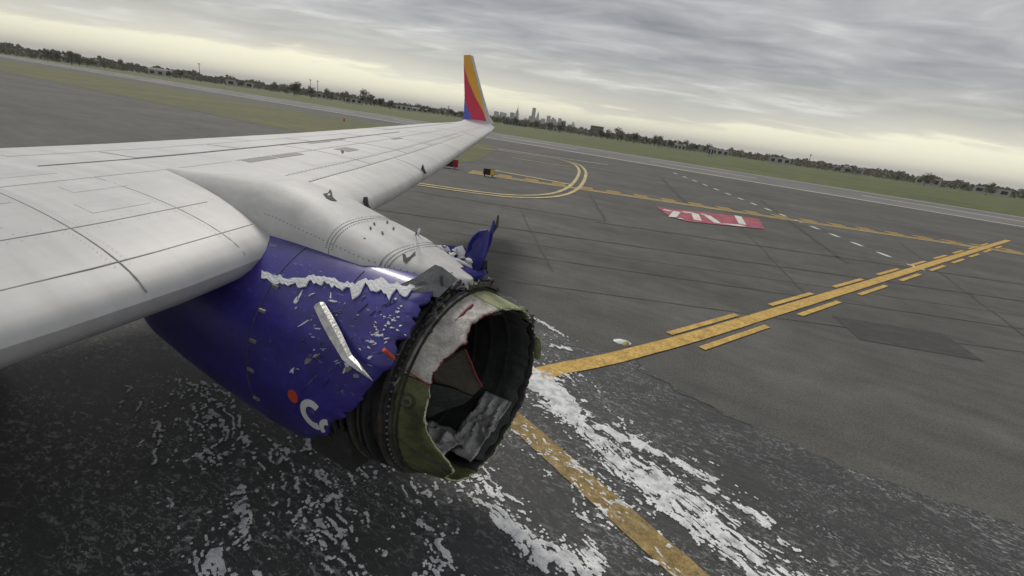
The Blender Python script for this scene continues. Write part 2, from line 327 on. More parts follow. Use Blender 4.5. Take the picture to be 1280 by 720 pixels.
# wet dark ground round the engine
wet = [gp(x, y) for x, y in ((640, 372), (662, 389), (690, 407), (722, 431), (760, 440), (792, 449), (803, 458), (822, 470), (850, 486), (880, 503), (914, 521), (980, 552), (1100, 600), (1280, 660))]
wl = smooth_line(wet, 8); wl = [p+np.array([random.uniform(-.03, .03), random.uniform(-.04, .04)]) for p in wl]
sheet('wet_pavement', wl+[(9, 1.0), (9, -7), (-26, -7), (-24, 4.5), (-17, 7.2), (-11.5, 7.6), (-7, 8.6)], 0.010, MT['wet'])
# seams, cracks and repair joints in the asphalt
for a, b, wd, mm in (((737, 242), (757, 276), 0.16, 'seam'), ((740, 277), (1500, 388), 0.14, 'seam'), ((300, 205), (757, 277), 0.12, 'seam'), ((470, 262), (1500, 408), 0.10, 'seam'),
                 ((600, 312), (1500, 444), 0.04, 'seam'), ((640, 352), (1500, 471), 0.03, 'seam'), ((560, 290), (1280, 395), 0.05, 'seam_l'), ((826, 222), (862, 258), 0.3, 'seam'), ((950, 250), (1060, 330), 0.2, 'seam')):
    A, Bp = gp(*a), gp(*b); P = dense(A, Bp, 0.6); P = [p+np.array([random.uniform(-.05, .05), random.uniform(-.05, .05)])*min(1, wd*5) for p in P]
    strip('pavement_seam', P, wd, 0.0135, MT[mm], wob=0.45)
for pts, mm in ((((1040, 395), (1180, 418), (1230, 452), (1075, 425)), 'patch'),):
    sheet('repair_patch', [gp(*q) for q in pts], 0.0120, MT[mm])
for a, b in (((905, 262), (1010, 372)), ((1120, 300), (1280, 420)), ((650, 262), (690, 340))):
    strip('pavement_seam', [p+np.array([random.uniform(-.03, .03), 0]) for p in dense(gp(*a), gp(*b), 0.7)], 0.05, 0.0137, MT['seam'], wob=0.5)
crack = [gp(x, y) for x, y in ((790, 449), (800, 456), (797, 463), (812, 470), (838, 481), (843, 488), (872, 501), (893, 510), (905, 520), (940, 532))]
strip('pavement_crack', [p+np.array([random.uniform(-.015, .015), random.uniform(-.015, .015)]) for p in smooth_line(crack, 6)], 0.035, 0.0140, MT['seam'], wob=0.6)

# painted lines
jA = pA0[:2]-dA*1.1
strip('taxiway_line', [p for p in dense(jA, pA1[:2]+dA*16, 0.12)], 0.31, 0.018, MT['yellow_wet'], wob=0.05)
Bp = [gp(x, y) for x, y in ((672, 469), (700, 462), (760, 450), (830, 432), (880, 418), (914, 407.5))]
bl = smooth_line(Bp, 6); dB = bl[-1]-bl[-7]; dB /= np.linalg.norm(dB)
b0 = bl[0]-(bl[3]-bl[0])/np.linalg.norm(bl[3]-bl[0])*0.9
strip('taxiway_line', [b0]+bl+[bl[-1]+dB*k for k in (1, 4, 8, 12, 20, 30, 45.0)], 0.34, 0.022, MT['yellow'], wob=0.03)
s1 = gp(835, 420)[:2]; off = abs(np.dot(s1-bl[-1], np.array([-dB[1], dB[0]])))
nB = np.array([-dB[1], dB[0]])
def dash_line(start, sgn):
    for k in range(9):
        a = start+dB*(k*4.6); strip('taxiway_line_dash', [a, a+dB*1.4, a+dB*2.8], 0.15, 0.022, MT['yellow'], wob=0.04)
dash_line(gp(836, 418)[:2], 1); dash_line(gp(877, 436.5)[:2], -1)
# hold-position marking: two solid and two broken lines
H0, H1 = gp(585, 216), gp(914, 264.5); hd = (H1-H0)[:2]; hl = np.linalg.norm(hd); hd /= hl; hn_ = np.array([-hd[1], hd[0]])
if hn_[1] < 0: hn_ = -hn_
for k in range(2): strip('holding_line', dense(H0[:2]+hn_*(k*0.55), H1[:2]+hd*45+hn_*(k*0.55), 2.0), 0.30, 0.018, MT['yellow' if k else 'yellow_pale'])
for k in range(2, 4):
    s = 0.0
    while s < hl+44:
        a = H0[:2]+hd*s+hn_*(k*0.55); strip('holding_line_dash', [a, a+hd*0.95], 0.30, 0.018, MT['yellow']); s += 1.9
# double edge line round the loop of the other taxiway
loop = [gp(x, y) for x, y in ((470, 224), (522, 230.5), (560, 236), (600, 241.5), (640, 245.5), (680, 245.5), (705, 241), (720, 232), (727, 221), (727.5, 213), (721, 206), (708, 201.5), (685, 197), (640, 190.5), (600, 184.5))]
lp = smooth_line(loop, 8)
for s in (-0.32, 0.32): strip('taxiway_edge_line', lp, 0.26, 0.026, MT['yellow_pale'], off=s)
strip('taxiway_line', dense(gp(608, 211.5), gp(716, 231.5), 1.5), 0.45, 0.030, MT['yellow_pale'])
strip('taxiway_line', dense(gp(640, 197.5), gp(712, 209), 1.5), 0.4, 0.034, MT['yellow_pale'])
strip('taxiway_line', dense(gp(622, 186), gp(760, 206), 2), 0.4, 0.012, MT['whitep'])
D0, D1 = gp(842, 216), gp(915, 244.5); dd = (D1-D0)[:2]; dl = np.linalg.norm(dd); dd /= dl; s = 0
while s < dl+24:
    a = D0[:2]+dd*s; strip('boundary_dash', [a, a+dd*0.036*max(26, 62-s)], 0.26, 0.018, MT['whitep']); s += 0.085*max(26, 62-s)
# painted red sign on the pavement with its white characters
sg = [gp(x, y) for x, y in ((820, 259), (845, 262.5), (880, 266), (914, 269.5), (948, 274), (956, 287), (914, 283), (890, 280.5), (860, 277.5), (838, 272))]
ps = sheet('painted_runway_sign', sg, 0.032, MT['redp'])
ps['label'] = 'red painted runway sign on the pavement beside the holding line'
for pl, wd in (([(829, 262.5), (839, 264.5)], 0.45), ([(846, 265), (840, 272.5), (853, 274)], 0.40), ([(853, 265.5), (868, 267)], 0.35), ([(868.5, 267.5), (872, 276)], 0.42), ([(876, 268), (883, 269.5)], 0.4), ([(883, 269.5), (897, 279.5), (914, 281.5), (930, 283)], 0.42), ([(922, 270.5), (928, 281)], 0.4)):
    strip('character', [gp(*q) for q in pl], wd, 0.036, MT['whitep'], parent=ps)

# ------------------------------------------------------------------ foam
GR = {}
def vnoise(x, y, seed):
    if seed not in GR: GR[seed] = np.random.default_rng(seed).random((256, 256))*2*math.pi
    g = GR[seed]; xi = np.floor(x).astype(int); yi = np.floor(y).astype(int); fx = x-xi; fy = y-yi
    u = fx*fx*fx*(fx*(fx*6-15)+10); w_ = fy*fy*fy*(fy*(fy*6-15)+10)
    def dot(i, j): a = g[(yi+j) & 255, (xi+i) & 255]; return np.cos(a)*(fx-i)+np.sin(a)*(fy-j)
    return np.clip(0.5+0.78*((dot(0, 0)*(1-u)+dot(1, 0)*u)*(1-w_)+(dot(0, 1)*(1-u)+dot(1, 1)*u)*w_), 0, 1)
def fbm(x, y, seed, o=4, gain=0.55):
    t = 0; a = 1; n = 0
    for k in range(o): c_, s_ = math.cos(0.6*k), math.sin(0.6*k); t = t+a*vnoise((x*c_-y*s_)*2.03**k+17.3*k, (x*s_+y*c_)*2.03**k+5.1*k, seed+k); n += a; a *= gain
    return t/n
def sn(p): p = np.array(p[:2])-pA0[:2]; return float(p@dA), float(p@nA)
def foam_field(name, s0, s1, n0, n1, step, dens, zb, hscale):
    ns, nn_ = int((s1-s0)/step)+1, int((n1-n0)/step)+1
    s = np.linspace(s0, s1, ns); n = np.linspace(n0, n1, nn_); SS, NN = np.meshgrid(s, n)
    den_ = dens(SS, NN)
    # warp + streaks along the wind, clotted with fine lumps
    wx = fbm(SS*1.3, NN*1.3, 91, 3)-0.5; wy = fbm(SS*1.3, NN*1.3, 57, 3)-0.5
    big = fbm((SS+wx)*0.9+40, (NN+wy*0.6)*3.0+40, 3, 3); fine = fbm(SS*5+90+wx*5, NN*13+90+wy*5, 21, 4, 0.72); ridge = 1-np.abs(2*fbm(SS*2.6+20+wx*3, NN*9+20+wy*3, 71, 3, 0.6)-1)*2.2
    grit = fbm(SS*19+9+wx*4, NN*30+9+wy*4, 33, 2, 0.6)
    v = 0.28*big+0.42*fine+0.14*np.clip(ridge, 0, 1)+0.16*grit
    h = (v-(0.83-0.47*den_))
    Zz = zb+np.clip(h, -0.06, 0.12)*hscale+0.004*(fine-0.5)*(h > 0)
    P = pA0[:2][None, None]+SS[..., None]*dA+NN[..., None]*nA
    keep = h > -0.012; K = keep[:-1, :-1] | keep[1:, :-1] | keep[:-1, 1:] | keep[1:, 1:]
    idx = np.arange(ns*nn_).reshape(nn_, ns); jj, ii = np.where(K)
    q = np.stack([idx[jj, ii], idx[jj, ii+1], idx[jj+1, ii+1], idx[jj+1, ii]], 1)
    used = np.unique(q); re = -np.ones(ns*nn_, int); re[used] = np.arange(len(used))
    V = np.concatenate([P.reshape(-1, 2), Zz.reshape(-1, 1)], 1)[used]; q = re[q]
    me = bpy.data.meshes.new(name); me.vertices.add(len(V)); me.vertices.foreach_set('co', V.ravel())
    me.loops.add(q.size); me.loops.foreach_set('vertex_index', q.ravel()); me.polygons.add(len(q)); me.polygons.foreach_set('loop_start', np.arange(len(q))*4)
    me.update(calc_edges=True); me.validate(); me.materials.append(MT['foam'])
    me.polygons.foreach_set('use_smooth', np.ones(len(q), bool))
    o = bpy.data.objects.new(name, me); COL.objects.link(o); return o
def gauss(n, c, wd): return np.exp(-((n-c)/wd)**2)
nm = [sn(gp(x, y)) for x, y in ((690, 490), (740, 550), (800, 600), (860, 640), (900, 672))]
n2_ = [sn(gp(x, y)) for x, y in ((750, 535), (800, 557), (850, 580), (890, 602))]
nl = [sn(gp(x, y)) for x, y in ((720, 650), (740, 700), (660, 690), (640, 700))]
ng = [sn(gp(x, y)) for x, y in ((450, 640), (560, 690), (420, 690), (520, 620))]
print('FOAM', np.round(nm, 2), np.round(n2_, 2), np.round(nl, 2), np.round(ng, 2))
def curve_n(pts, SS):
    pts = sorted(pts); return np.interp(SS, [p[0] for p in pts], [p[1] for p in pts])
def seg_d(SS, NN, a, b):
    a = np.array(sn(gp(*a))); b = np.array(sn(gp(*b))); d = b-a; t = np.clip(((SS-a[0])*d[0]+(NN-a[1])*d[1])/(d@d), 0, 1)
    return np.hypot(SS-a[0]-t*d[0], NN-a[1]-t*d[1])
def dens(SS, NN):
    cm = curve_n(nm, SS); c2 = curve_n(n2_, SS)
    d = 0.355+0.0*SS
    d = d+0.255*gauss(NN, cm, 0.30)+0.085*gauss(NN, cm, 0.65)
    for a, b, w_, g in (((672, 470), (720, 520), 0.16, 0.25), ((700, 470), (640, 480), 0.15, 0.2), ((655, 392), (722, 427), 0.09, 0.36), ((690, 433), (712, 438), 0.08, 0.4), ((750, 535), (800, 557), 0.08, 0.36), ((800, 557), (850, 580), 0.07, 0.34), ((850, 582), (892, 602), 0.06, 0.30), ((880, 610), (960, 655), 0.07, 0.28),
                        ((725, 640), (745, 705), 0.12, 0.26), ((640, 660), (700, 720), 0.16, 0.15), ((600, 600), (660, 700), 0.12, 0.16), ((700, 690), (760, 740), 0.10, 0.2)):
        d = d+g*np.exp(-(seg_d(SS, NN, a, b)/w_)**2)
    d = d+0.15*gauss(NN, 0.0, 0.16)*np.clip(1.9-SS, 0, 1)
    d = d-0.16*gauss(NN, 0.32, 0.10)-0.06*gauss(NN, -0.55, 0.25)
    for a, b, w_, g in (((560, 620), (640, 700), 0.16, 0.13), ((640, 590), (690, 640), 0.22, 0.10)): d = d-g*np.exp(-(seg_d(SS, NN, a, b)/w_)**2)
    d = d+0.115*np.clip((-NN-0.7)/0.5, 0, 1)
    d = d-0.5*np.clip((NN-cm-0.8)/1.0, 0, 1)*(1-np.exp(-(seg_d(SS, NN, (655, 392), (712, 432))/0.25)**2))
    fade = np.clip((SS+3.2)/0.8, 0, 1)*np.clip((NN+4.3)/0.9, 0, 1)*np.clip((5.2-SS)/1.0, 0, 1)
    return np.clip(d, 0, 1)*(0.25+0.75*fade)
o = foam_field('foam', -3.2, 5.2, -4.3, 4.2, 0.0095, dens, 0.0195, 0.06)
tag(o, 'white fire fighting foam streaked over the wet asphalt below the engine', 'foam', kind='stuff')

# ================================================================== AIRLINER
plane = empty('airliner', (-6.5, 3.084, 0.0))
tag(plane, 'grey winged airliner with its blue engine cowl torn open over the taxiway', 'airplane')

# ---- wing: lofted aerofoil
LEpx = [(459, 258), (495, 240), (550, 208), (616, 163)]; TEpx = [(366, 167), (450, 161), (540, 154), (578, 152.5)]
LEp = [wpl(*q) for q in LEpx]; TEp = [wpl(*q) for q in TEpx]
tipLE = wpl(611, 156.5); 
le_t = sorted([(-1.7, -3.2), (0.25, -3.35), (1.6, -3.45), (3.1, -3.78)]+[(p[1], p[0]) for p in LEp]+[(14.6, -8.95), (15.12, -9.45)])
te_t = sorted([(-1.7, -10.0), (0.25, -10.0), (3.9, -9.75)]+[(p[1], p[0]) for p in TEp]+[(15.2, -10.62)])
def LEx(y): return float(np.interp(y, [a for a, b in le_t], [b for a, b in le_t]))
def TEx(y): return float(np.interp(y, [a for a, b in te_t], [b for a, b in te_t]))
def wz(y): return 2.3+0.09*(y-3.1)+max(0, y-14.3)**2*0.12
def yt(t, tau=0.115): return 5*tau*(0.2969*math.sqrt(t)-0.126*t-0.3516*t*t+0.2843*t**3-0.1015*t**4)
def wp(y, t, side, off=0.0):
    """point on the wing: t along the chord, side +1 upper / -1 lower"""
    a, b = LEx(y), TEx(y); c = a-b
    tk = 0.115 if y < 8 else 0.115-0.02*(y-8)/7
    z = wz(y)+c*yt(max(t, 0), tk)*(0.78 if side > 0 else -1.2)
    return (a-c*t, y, z+off*(1 if side > 0 else -1))
ys = sorted(set([-1.7, 0.25, 1.0, 1.8, 2.6, 3.1, 3.7]+list(np.linspace(4.2, 14.2, 24))+[14.6, 14.9, 15.12]))
ts = [0.5*(1-math.cos(math.pi*k/26)) for k in range(27)]
prof = [(t, 1) for t in ts[::-1]]+[(t, -1) for t in ts[1:-1]]
m = MB(); nP = len(prof)
v = [wp(y, t, s) for y in ys for t, s in prof]; f = []
for i in range(len(ys)-1):
    for k in range(nP): f.append((i*nP+k, i*nP+(k+1) % nP, (i+1)*nP+(k+1) % nP, (i+1)*nP+k))
f += [tuple(range(nP)), tuple((len(ys)-1)*nP+k for k in range(nP))[::-1]]
m.add(v, f); wing = m.build('wing', MT['wing'], plane, smooth=True)
for p in wing.data.polygons:
    if len(p.vertices) > 4: p.use_smooth = False
def wpanel(name, y0, y1, t0, t1, off, mm, side=1, ny=8, ntt=8, sk=0.0):
    """shell panel lying proud of the wing skin"""
    v = []; f = []
    for i in range(ny+1):
        y = y0+(y1-y0)*i/ny
        for k in range(ntt+1):
            t = t0+(t1-t0)*k/ntt; v.append(wp(y+sk*(t-t0), t, side, off))
    n = len(v)
    for i in range(ny+1):
        y = y0+(y1-y0)*i/ny
        for k in range(ntt+1):
            t = t0+(t1-t0)*k/ntt; v.append(wp(y+sk*(t-t0), t, side, -0.02))
    for i in range(ny):
        for k in range(ntt):
            a = i*(ntt+1)+k; q = (a, a+1, a+ntt+2, a+ntt+1); f += [q, tuple(x+n for x in q[::-1])]
    for i in range(ny):
        a = i*(ntt+1); b = a+ntt+1; f += [(a, b, b+n, a+n), (a+ntt, a+ntt+n, b+ntt+n, b+ntt)]
    for k in range(ntt):
        a = k; b = k+1; f += [(a, a+n, b+n, b)]; a = ny*(ntt+1)+k; b = a+1; f += [(a, b, b+n, a+n)]
    o = mesh(name, v, f, mm, wing, True); fixn(o); return o
def slat(y0, y1):
    pr = [(t, 1) for t in (0.135, 0.11, 0.085, 0.06, 0.04, 0.025, 0.012, 0.004)]+[(0.0, 1)]+[(t, -1) for t in (0.004, 0.012, 0.03, 0.06)]
    yl = np.linspace(y0, y1, 9); v = []; f = []
    for y in yl:
        c = LEx(y)-TEx(y)
        for t, s in pr:
            x, yy, z = wp(y, t, s); x += 0.008*max(0, 1-t*12); z += 0.008*s*(1 if t > 0 else 0); v.append((x, yy, z))
        x, yy, z = wp(y, 0.06, -1); v.append((x, yy, z+0.01)); x, yy, z = wp(y, 0.135, 1); v.append((x, yy, z-0.015))
    n = len(pr)+2
    for i in range(len(yl)-1):
        for k in range(n): f.append((i*n+k, i*n+(k+1) % n, (i+1)*n+(k+1) % n, (i+1)*n+k))
    f += [tuple(range(n)), tuple((len(yl)-1)*n+k for k in range(n))[::-1]]
    o = fixn(mesh('slat', v, f, MT['slat'], wing, True))
    for p in o.data.polygons:
        if len(p.vertices) > 4: p.use_smooth = False
for a, b in ((3.85, 6.25), (6.28, 8.75), (8.78, 11.2), (11.23, 13.7)): slat(a, b)
wpanel('slat_gap', 3.85, 13.7, 0.1355, 0.1415, 0.0015, MT['gap'], ny=30, ntt=1)
for a, b in ((3.2, 4.7), (4.74, 6.3), (6.34, 7.9), (7.94, 9.5)): wpanel('spoiler', a, b, 0.575, 0.74, 0.007, MT['panel'])
wpanel('spoiler_hinge_gap', 2.2, 9.5, 0.562, 0.572, 0.003, MT['gap'], ny=24, ntt=1)
for a, b in ((2.3, 5.6), (5.64, 9.9)): wpanel('flap', a, b, 0.755, 0.995, 0.004, MT['wing'], ny=12)
wpanel('aileron', 10.0, 13.6, 0.76, 0.995, 0.005, MT['panel'], ny=12)
wpanel('hinge_line', 9.6, 13.8, 0.745, 0.752, 0.002, MT['gap'], ny=18, ntt=1)
wpanel('rear_spar_seam', 4.0, 13.6, 0.40, 0.4035, 0.0016, MT['panel_d'], ny=30, ntt=1)
wpanel('front_spar_seam', 3.9, 13.6, 0.205, 0.208, 0.0016, MT['panel_d'], ny=30, ntt=1)
for a, b, t0, t1 in ((4.05, 4.55, 0.36, 0.395), (4.6, 5.1, 0.36, 0.395), (5.9, 6.25, 0.30, 0.37), (6.1, 6.6, 0.52, 0.56), (6.62, 7.1, 0.53, 0.56), (8.0, 8.4, 0.36, 0.39)):
    wpanel('access_panel', a, b, t0, t1, 0.004, MT['panel_d'], ny=3, ntt=3)
for y in (4.6, 5.4, 6.2, 7.0, 7.8, 8.6, 9.4, 10.2, 11.0, 11.8): wpanel('fuel_panel', y, y+0.5, 0.225, 0.28, 0.0015, MT['wing'], ny=3, ntt=3)
for y in (5.5, 6.9, 8.3, 9.9, 11.4): wpanel('rib_seam', y, y+0.02, 0.145, 0.56, 0.0018, MT['panel_d'], ny=1, ntt=12)
wpanel('front_spar_seam', -1.6, 2.6, 0.16, 0.1622, 0.0016, MT['panel_d'], ny=10, ntt=1)
wpanel('krueger_seam', -1.6, 2.62, 0.055, 0.0565, 0.0016, MT['panel_d'], ny=10, ntt=1)
wpanel('rear_spar_seam', -1.6, 3.9, 0.40, 0.402, 0.0016, MT['panel_d'], ny=12, ntt=1)
for y in (0.5, 1.5, 2.3): wpanel('rib_seam', y, y+0.006, 0.006, 0.40, 0.0018, MT['panel_d'], ny=1, ntt=24)
for y, t0 in ((0.75, 0.2), (1.75, 0.2), (1.0, 0.3), (1.9, 0.31), (0.7, 0.47), (1.7, 0.47)): wpanel('fuel_panel', y, y+0.45, t0, t0+0.05, 0.0018, MT['panel'], ny=3, ntt=3)
def rivets(name, pts, rad, mm, par):
    v = []; f = []
    for p, nrm in pts:
        p = Vector(p); nrm = Vector(nrm).normalized(); a = nrm.orthogonal().normalized(); b = nrm.cross(a); n = len(v); v.append(tuple(p+nrm*rad*0.35))
        for k in range(6): v.append(tuple(p+(a*math.cos(k*1.0472)+b*math.sin(k*1.0472))*rad))
        f += [(n, n+1+k, n+1+(k+1) % 6) for k in range(6)]
    o = mesh(name, v, f, mm, par); o['kind'] = 'stuff'; return fixn(o)
rv = []
for t in (0.150, 0.172, 0.392, 0.410): rv += [(wp(y, t, 1, 0.001), (0, 0, 1)) for y in np.arange(-1.2, 2.6, 0.075)]
rivets('fastener_rows', rv+[(wp(y, t, 1, 0.001), (0, 0, 1)) for y in (0.46, 0.55, 1.46, 1.55, 2.26, 2.35) for t in np.arange(0.05, 0.4, 0.009)], 0.0042, MT['panel_d'], wing); rv = []
for t in (0.146, 0.199, 0.214, 0.394, 0.409): rv += [(wp(y, t, 1, 0.001), (0, 0, 1)) for y in np.arange(4.0, 11.0, 0.085)]
rivets('fastener_rows', rv, 0.0085, MT['panel_d'], wing)
# flap track fairings under the trailing edge
for y in (4.9, 7.6):
    mm_ = MB(); c = LEx(y)-TEx(y); x0 = TEx(y)+0.42*c; pts = []; rr = []
    for k in range(9):
        t = k/8; pts.append((x0-t*(0.42*c+0.75), y, wz(y)-0.22-0.02*t)); rr.append(0.02+0.17*math.sin(math.pi*min(1, t*0.92+0.06))**0.8)
    mm_.tube(pts, rr, 12).build('flap_track_fairing', MT['wing'], wing, True)
# dents, lifted scraps and tears on the leading edge
def dent(px, py, sz, surf, par, n=7, name='dent'):
    d = ray(px, py); best = None
    c = surf(px, py); v = []; k0 = random.uniform(0, 6)
    pts = []
    for k in range(n):
        a = 2*math.pi*k/n+k0; r = sz*random.uniform(0.45, 1.2); pts.append((px+math.cos(a)*r, py+math.sin(a)*r*1.2))
    P = [surf(*q) for q in pts]; c = np.mean(P, axis=0); toward = (CAM-c)/np.linalg.norm(CAM-c)
    return slab([p-toward*0.01 for p in P], toward*0.03, name, MT['gap'], par)
def wsurf(px, py):
    d = ray(px, py); best = None
    for t in np.linspace(3, 22, 2500):
        p = CAM+d*t; y = p[1]
        if y < 0.3 or y > 15.1: continue
        a, b = LEx(y), TEx(y); tt = (a-p[0])/(a-b)
        if 0 <= tt <= 1 and p[2] <= wp(y, tt, 1)[2]: return p
    return wpl(px, py)
dent(428, 189, 2.5, wsurf, wing)
def chunk(pts, surf, par, mm, name='lifted_scrap', up=0.0):
    c0 = surf(float(np.mean([p[0] for p in pts])), float(np.mean([p[1] for p in pts]))); y = c0[1]
    P = [ypl(px, py, y-0.02) for px, py in pts]; return slab(P, (0.012, -0.035, 0.0), name, MT[mm], par)
chunk([(449, 259), (452, 254.5), (455, 256), (456, 246), (459.5, 246), (461, 256), (464, 260)], wsurf, wing, 'gap')
chunk([(446, 258), (450, 253), (452, 257)], wsurf, wing, 'torn')
chunk([(527, 217), (527.5, 210), (529, 205.5), (531, 212), (533.5, 217)], lambda x, y: wsurf(526, 211), wing, 'gap')
# ---- winglet in painted bands
wr = empty('winglet', (0, 0, 0)); wr.parent = plane; wr.location = Vector((-10, 15.1, 3.4))-Vector(plane.location)
def wlp(px, py):
    p = ypl(px, py, 15.12); h = (p[2]-wz(15.1)); y = 15.12+0.14*h; return ypl(px, py, y)
def zl(zx, zy): return wlp(550+zx/4.24, 60+zy/4.24)
th = np.array([0.015, 0.075, 0])
slab([zl(*q) for q in ((160, 36), (168, 40), (188, 120), (222, 250), (252, 352), (278, 400), (266, 416), (246, 396), (246, 386), (232, 330), (215, 250), (186, 130))], th, 'leading_edge', MT['slat'], wr)
slab([zl(*q) for q in ((126, 37), (160, 36), (186, 130), (215, 250), (232, 330), (246, 386), (226, 330), (188, 262), (152, 178), (134, 120), (126, 84))], th, 'yellow_band', MT['wl_y'], wr)
slab([zl(*q) for q in ((126, 84), (134, 120), (152, 178), (188, 262), (226, 330), (246, 386), (246, 396), (170, 400), (168, 372), (160, 345), (142, 312), (130, 262))], th, 'red_band', MT['wl_r'], wr)
slab([zl(*q) for q in ((130, 262), (142, 312), (160, 345), (168, 372), (170, 402), (116, 402), (126, 350))], th, 'blue_band', MT['wl_b'], wr)

# ---- pylon fairing running forward over the cowl
def pyl(x):
    t = np.clip((-1.93-x)/1.87, 0, 1)
    w_ = 0.44*min(1, ((-1.93-x)/0.75))**0.60 if x < -1.93 else 0.0
    return max(w_, 0.012), 2.385+0.41*t**1.0
xs = [-1.935, -1.945, -1.96, -1.99, -2.05, -2.15, -2.28, -2.45, -2.7, -3.0, -3.3, -3.6, -4.0, -4.5, -5.0, -5.6, -6.2]
v = []; f = []; nseg = 18
for x in xs:
    w_, tz = pyl(x)
    if x < -4.0: tz = 2.795-(-4.0-x)*0.10; w_ = 0.44*max(0.25, 1-(-4.0-x)/3.2)
    zb = 2.36 if x > -4 else 2.36
    for k in range(nseg+1):
        a = math.pi*k/nseg; ca, sa = math.cos(a), math.sin(a)
        v.append((x, EY-w_*math.copysign(abs(ca)**0.8, ca), zb-0.02+(tz-zb+0.02)*abs(sa)**0.75))
    zlow = 2.05 if x < -2.4 else 2.30; v.append((x, EY+w_*0.8, zlow)); v.append((x, EY-w_*0.8, zlow))
n = nseg+3
for i in range(len(xs)-1):
    for k in range(n): f.append((i*n+k, i*n+(k+1) % n, (i+1)*n+(k+1) % n, (i+1)*n+k))
f += [tuple(range(n)), tuple((len(xs)-1)*n+k for k in range(n))[::-1]]
pyo = fixn(mesh('pylon_fairing', v, f, MT['pylon'], plane, True))
def psurf(px, py):
    d = ray(px, py)
    for t in np.linspace(2.5, 8, 3000):
        p = CAM+d*t
        w_, tz = pyl(p[0]); dy = abs(p[1]-EY)/w_
        if dy < 1 and p[2] < 2.34+(tz-2.34)*(1-dy**2.5)**0.47: return p
    return ypl(px, py, 3.0)
def gouge(pts, name='gouge', mm='gap'):
    P = [psurf(*q) for q in pts]; c = np.mean(P, axis=0); tw_ = (CAM-c)/np.linalg.norm(CAM-c); slab([p-tw_*0.015 for p in P], tw_*0.03, name, MT[mm], pyo)
gouge([(503, 317), (507, 318), (508, 322), (512, 321), (519, 314), (519.5, 318), (512, 325), (508, 329), (504, 326)])
gouge([(455, 297), (457.5, 298), (453.5, 308), (452.5, 315), (449, 312), (450, 304)])
gouge([(404, 242), (410, 241), (413, 236), (415, 241), (416, 246), (421, 251), (414, 250), (408, 247)])
for q in ((468, 279), (463, 285), (484, 277), (492, 285), (478, 291), (520, 292)): dent(*q, 1.7, psurf, pyo, 5, 'nick')
def pseam(px0, name='seam'):
    # a joint running round the fairing
    x = psurf(*px0)[0]; w_, tz = pyl(x); v = []; f = []
    for k in range(nseg+1):
        a = math.pi*k/nseg; ca, sa = math.cos(a), math.sin(a)
        for dx, g in ((0.004, 1.003), (-0.004, 1.003), (-0.004, 0.98), (0.004, 0.98)):
            v.append((x+dx, EY-w_*g*math.copysign(abs(ca)**0.8, ca), 2.34+(tz-2.34)*abs(sa)**0.75*g+0.001))
    for k in range(nseg):
        for j in range(4): f.append((k*4+j, k*4+(j+1) % 4, k*4+4+(j+1) % 4, k*4+4+j))
    fixn(mesh(name, v, f, MT['panel_d'], pyo))
pseam((424, 290)); pseam((500, 315))
rv = []
for px0 in ((424, 290), (500, 315)):
    x0_ = psurf(*px0)[0]
    for dx in (-0.035, 0.035):
        w_, tz = pyl(x0_+dx)
        for k in range(3, 46):
            a = math.pi*k/48; ca, sa = math.cos(a), math.sin(a); rv.append(((x0_+dx, EY-w_*math.copysign(abs(ca)**0.8, ca), 2.34+(tz-2.34)*abs(sa)**0.75+0.001), (0, -ca, sa)))
for x in np.arange(-3.9, -2.1, 0.05):
    w_, tz = pyl(x); a = math.pi*0.11; rv.append(((x, EY-w_*abs(math.cos(a))**0.8, 2.34+(tz-2.34)*math.sin(a)**0.75), (0, -1, 0.4)))
rivets('fastener_rows', rv, 0.007, MT['scuff'], pyo)

# ---- blue engine cowl with a ragged forward edge
def cowl_r(x): return 1.0-0.13*(np.maximum(-3.4-x, 0)/1.9)**1.6
def chit(px, py): return ehit(px, py, cowl_r)
edge_px = [(545, 368), (541, 376), (520, 405), (500, 436), (470, 478), (440, 508), (415, 530), (395, 547)]
edge_pts = [chit(*q) for q in edge_px]; print('COWL', np.round(edge_pts, 2))
ph_ = [p[1] for p in edge_pts]; xx_ = [p[0] for p in edge_pts]
ep = sorted(zip(ph_, xx_)); 
def xfront(phi):
    if phi < ep[0][0]: return ep[0][1]-0.02
    base = np.interp(phi, [a for a, b in ep]+[215, 235, 300], [b for a, b in ep]+[-2.95, -3.3, -3.5])
    return float(base)
phis = [30+k*1.5 for k in range(0, 181)]        # 30 .. 300
nx = 30; v = []; f = []
def n1d(t, seed): return float(vnoise(np.array([t]), np.array([0.37]), seed)[0])-0.5
jit = [0.09*n1d(p*0.11, 301)+0.045*n1d(p*0.45, 302)+random.uniform(-0.004, 0.004)-(0.05 if random.random() < 0.04 else 0) for p in phis]
for i, ph in enumerate(phis):
    xf = xfront(ph)+jit[i] if ph > 90 else -2.35+jit[i]*2
    for k in range(nx+1):
        t = k/nx; x = xf+(-5.3-xf)*t; v.append(epos(x, ph, cowl_r(x)-0.13*math.exp(-((ph-90)/17)**4)))
for i in range(len(phis)-1):
    for k in range(nx):
        a = i*(nx+1)+k; f.append((a, a+1, a+nx+2, a+nx+1))
cowl = mesh('engine_cowl', v, f, MT['blue'], plane, True)
md = cowl.modifiers.new('thick', 'SOLIDIFY'); md.thickness = 0.03; md.offset = 0
fixn(cowl)
def cpatch(name, pts, mm, lift=0.006, sub=1, thick=0.012):
    """patch laid on the cowl, outlined by photo points"""
    H = [chit(*q) for q in pts]; P = [np.array(epos(x, ph, 1.015+lift)) for x, ph in H]
    c = np.mean(P, axis=0); out = np.array([0, c[1]-EY, c[2]-EZ]); out /= np.linalg.norm(out)
    return slab(P, -out*thick, name, mm, cowl)
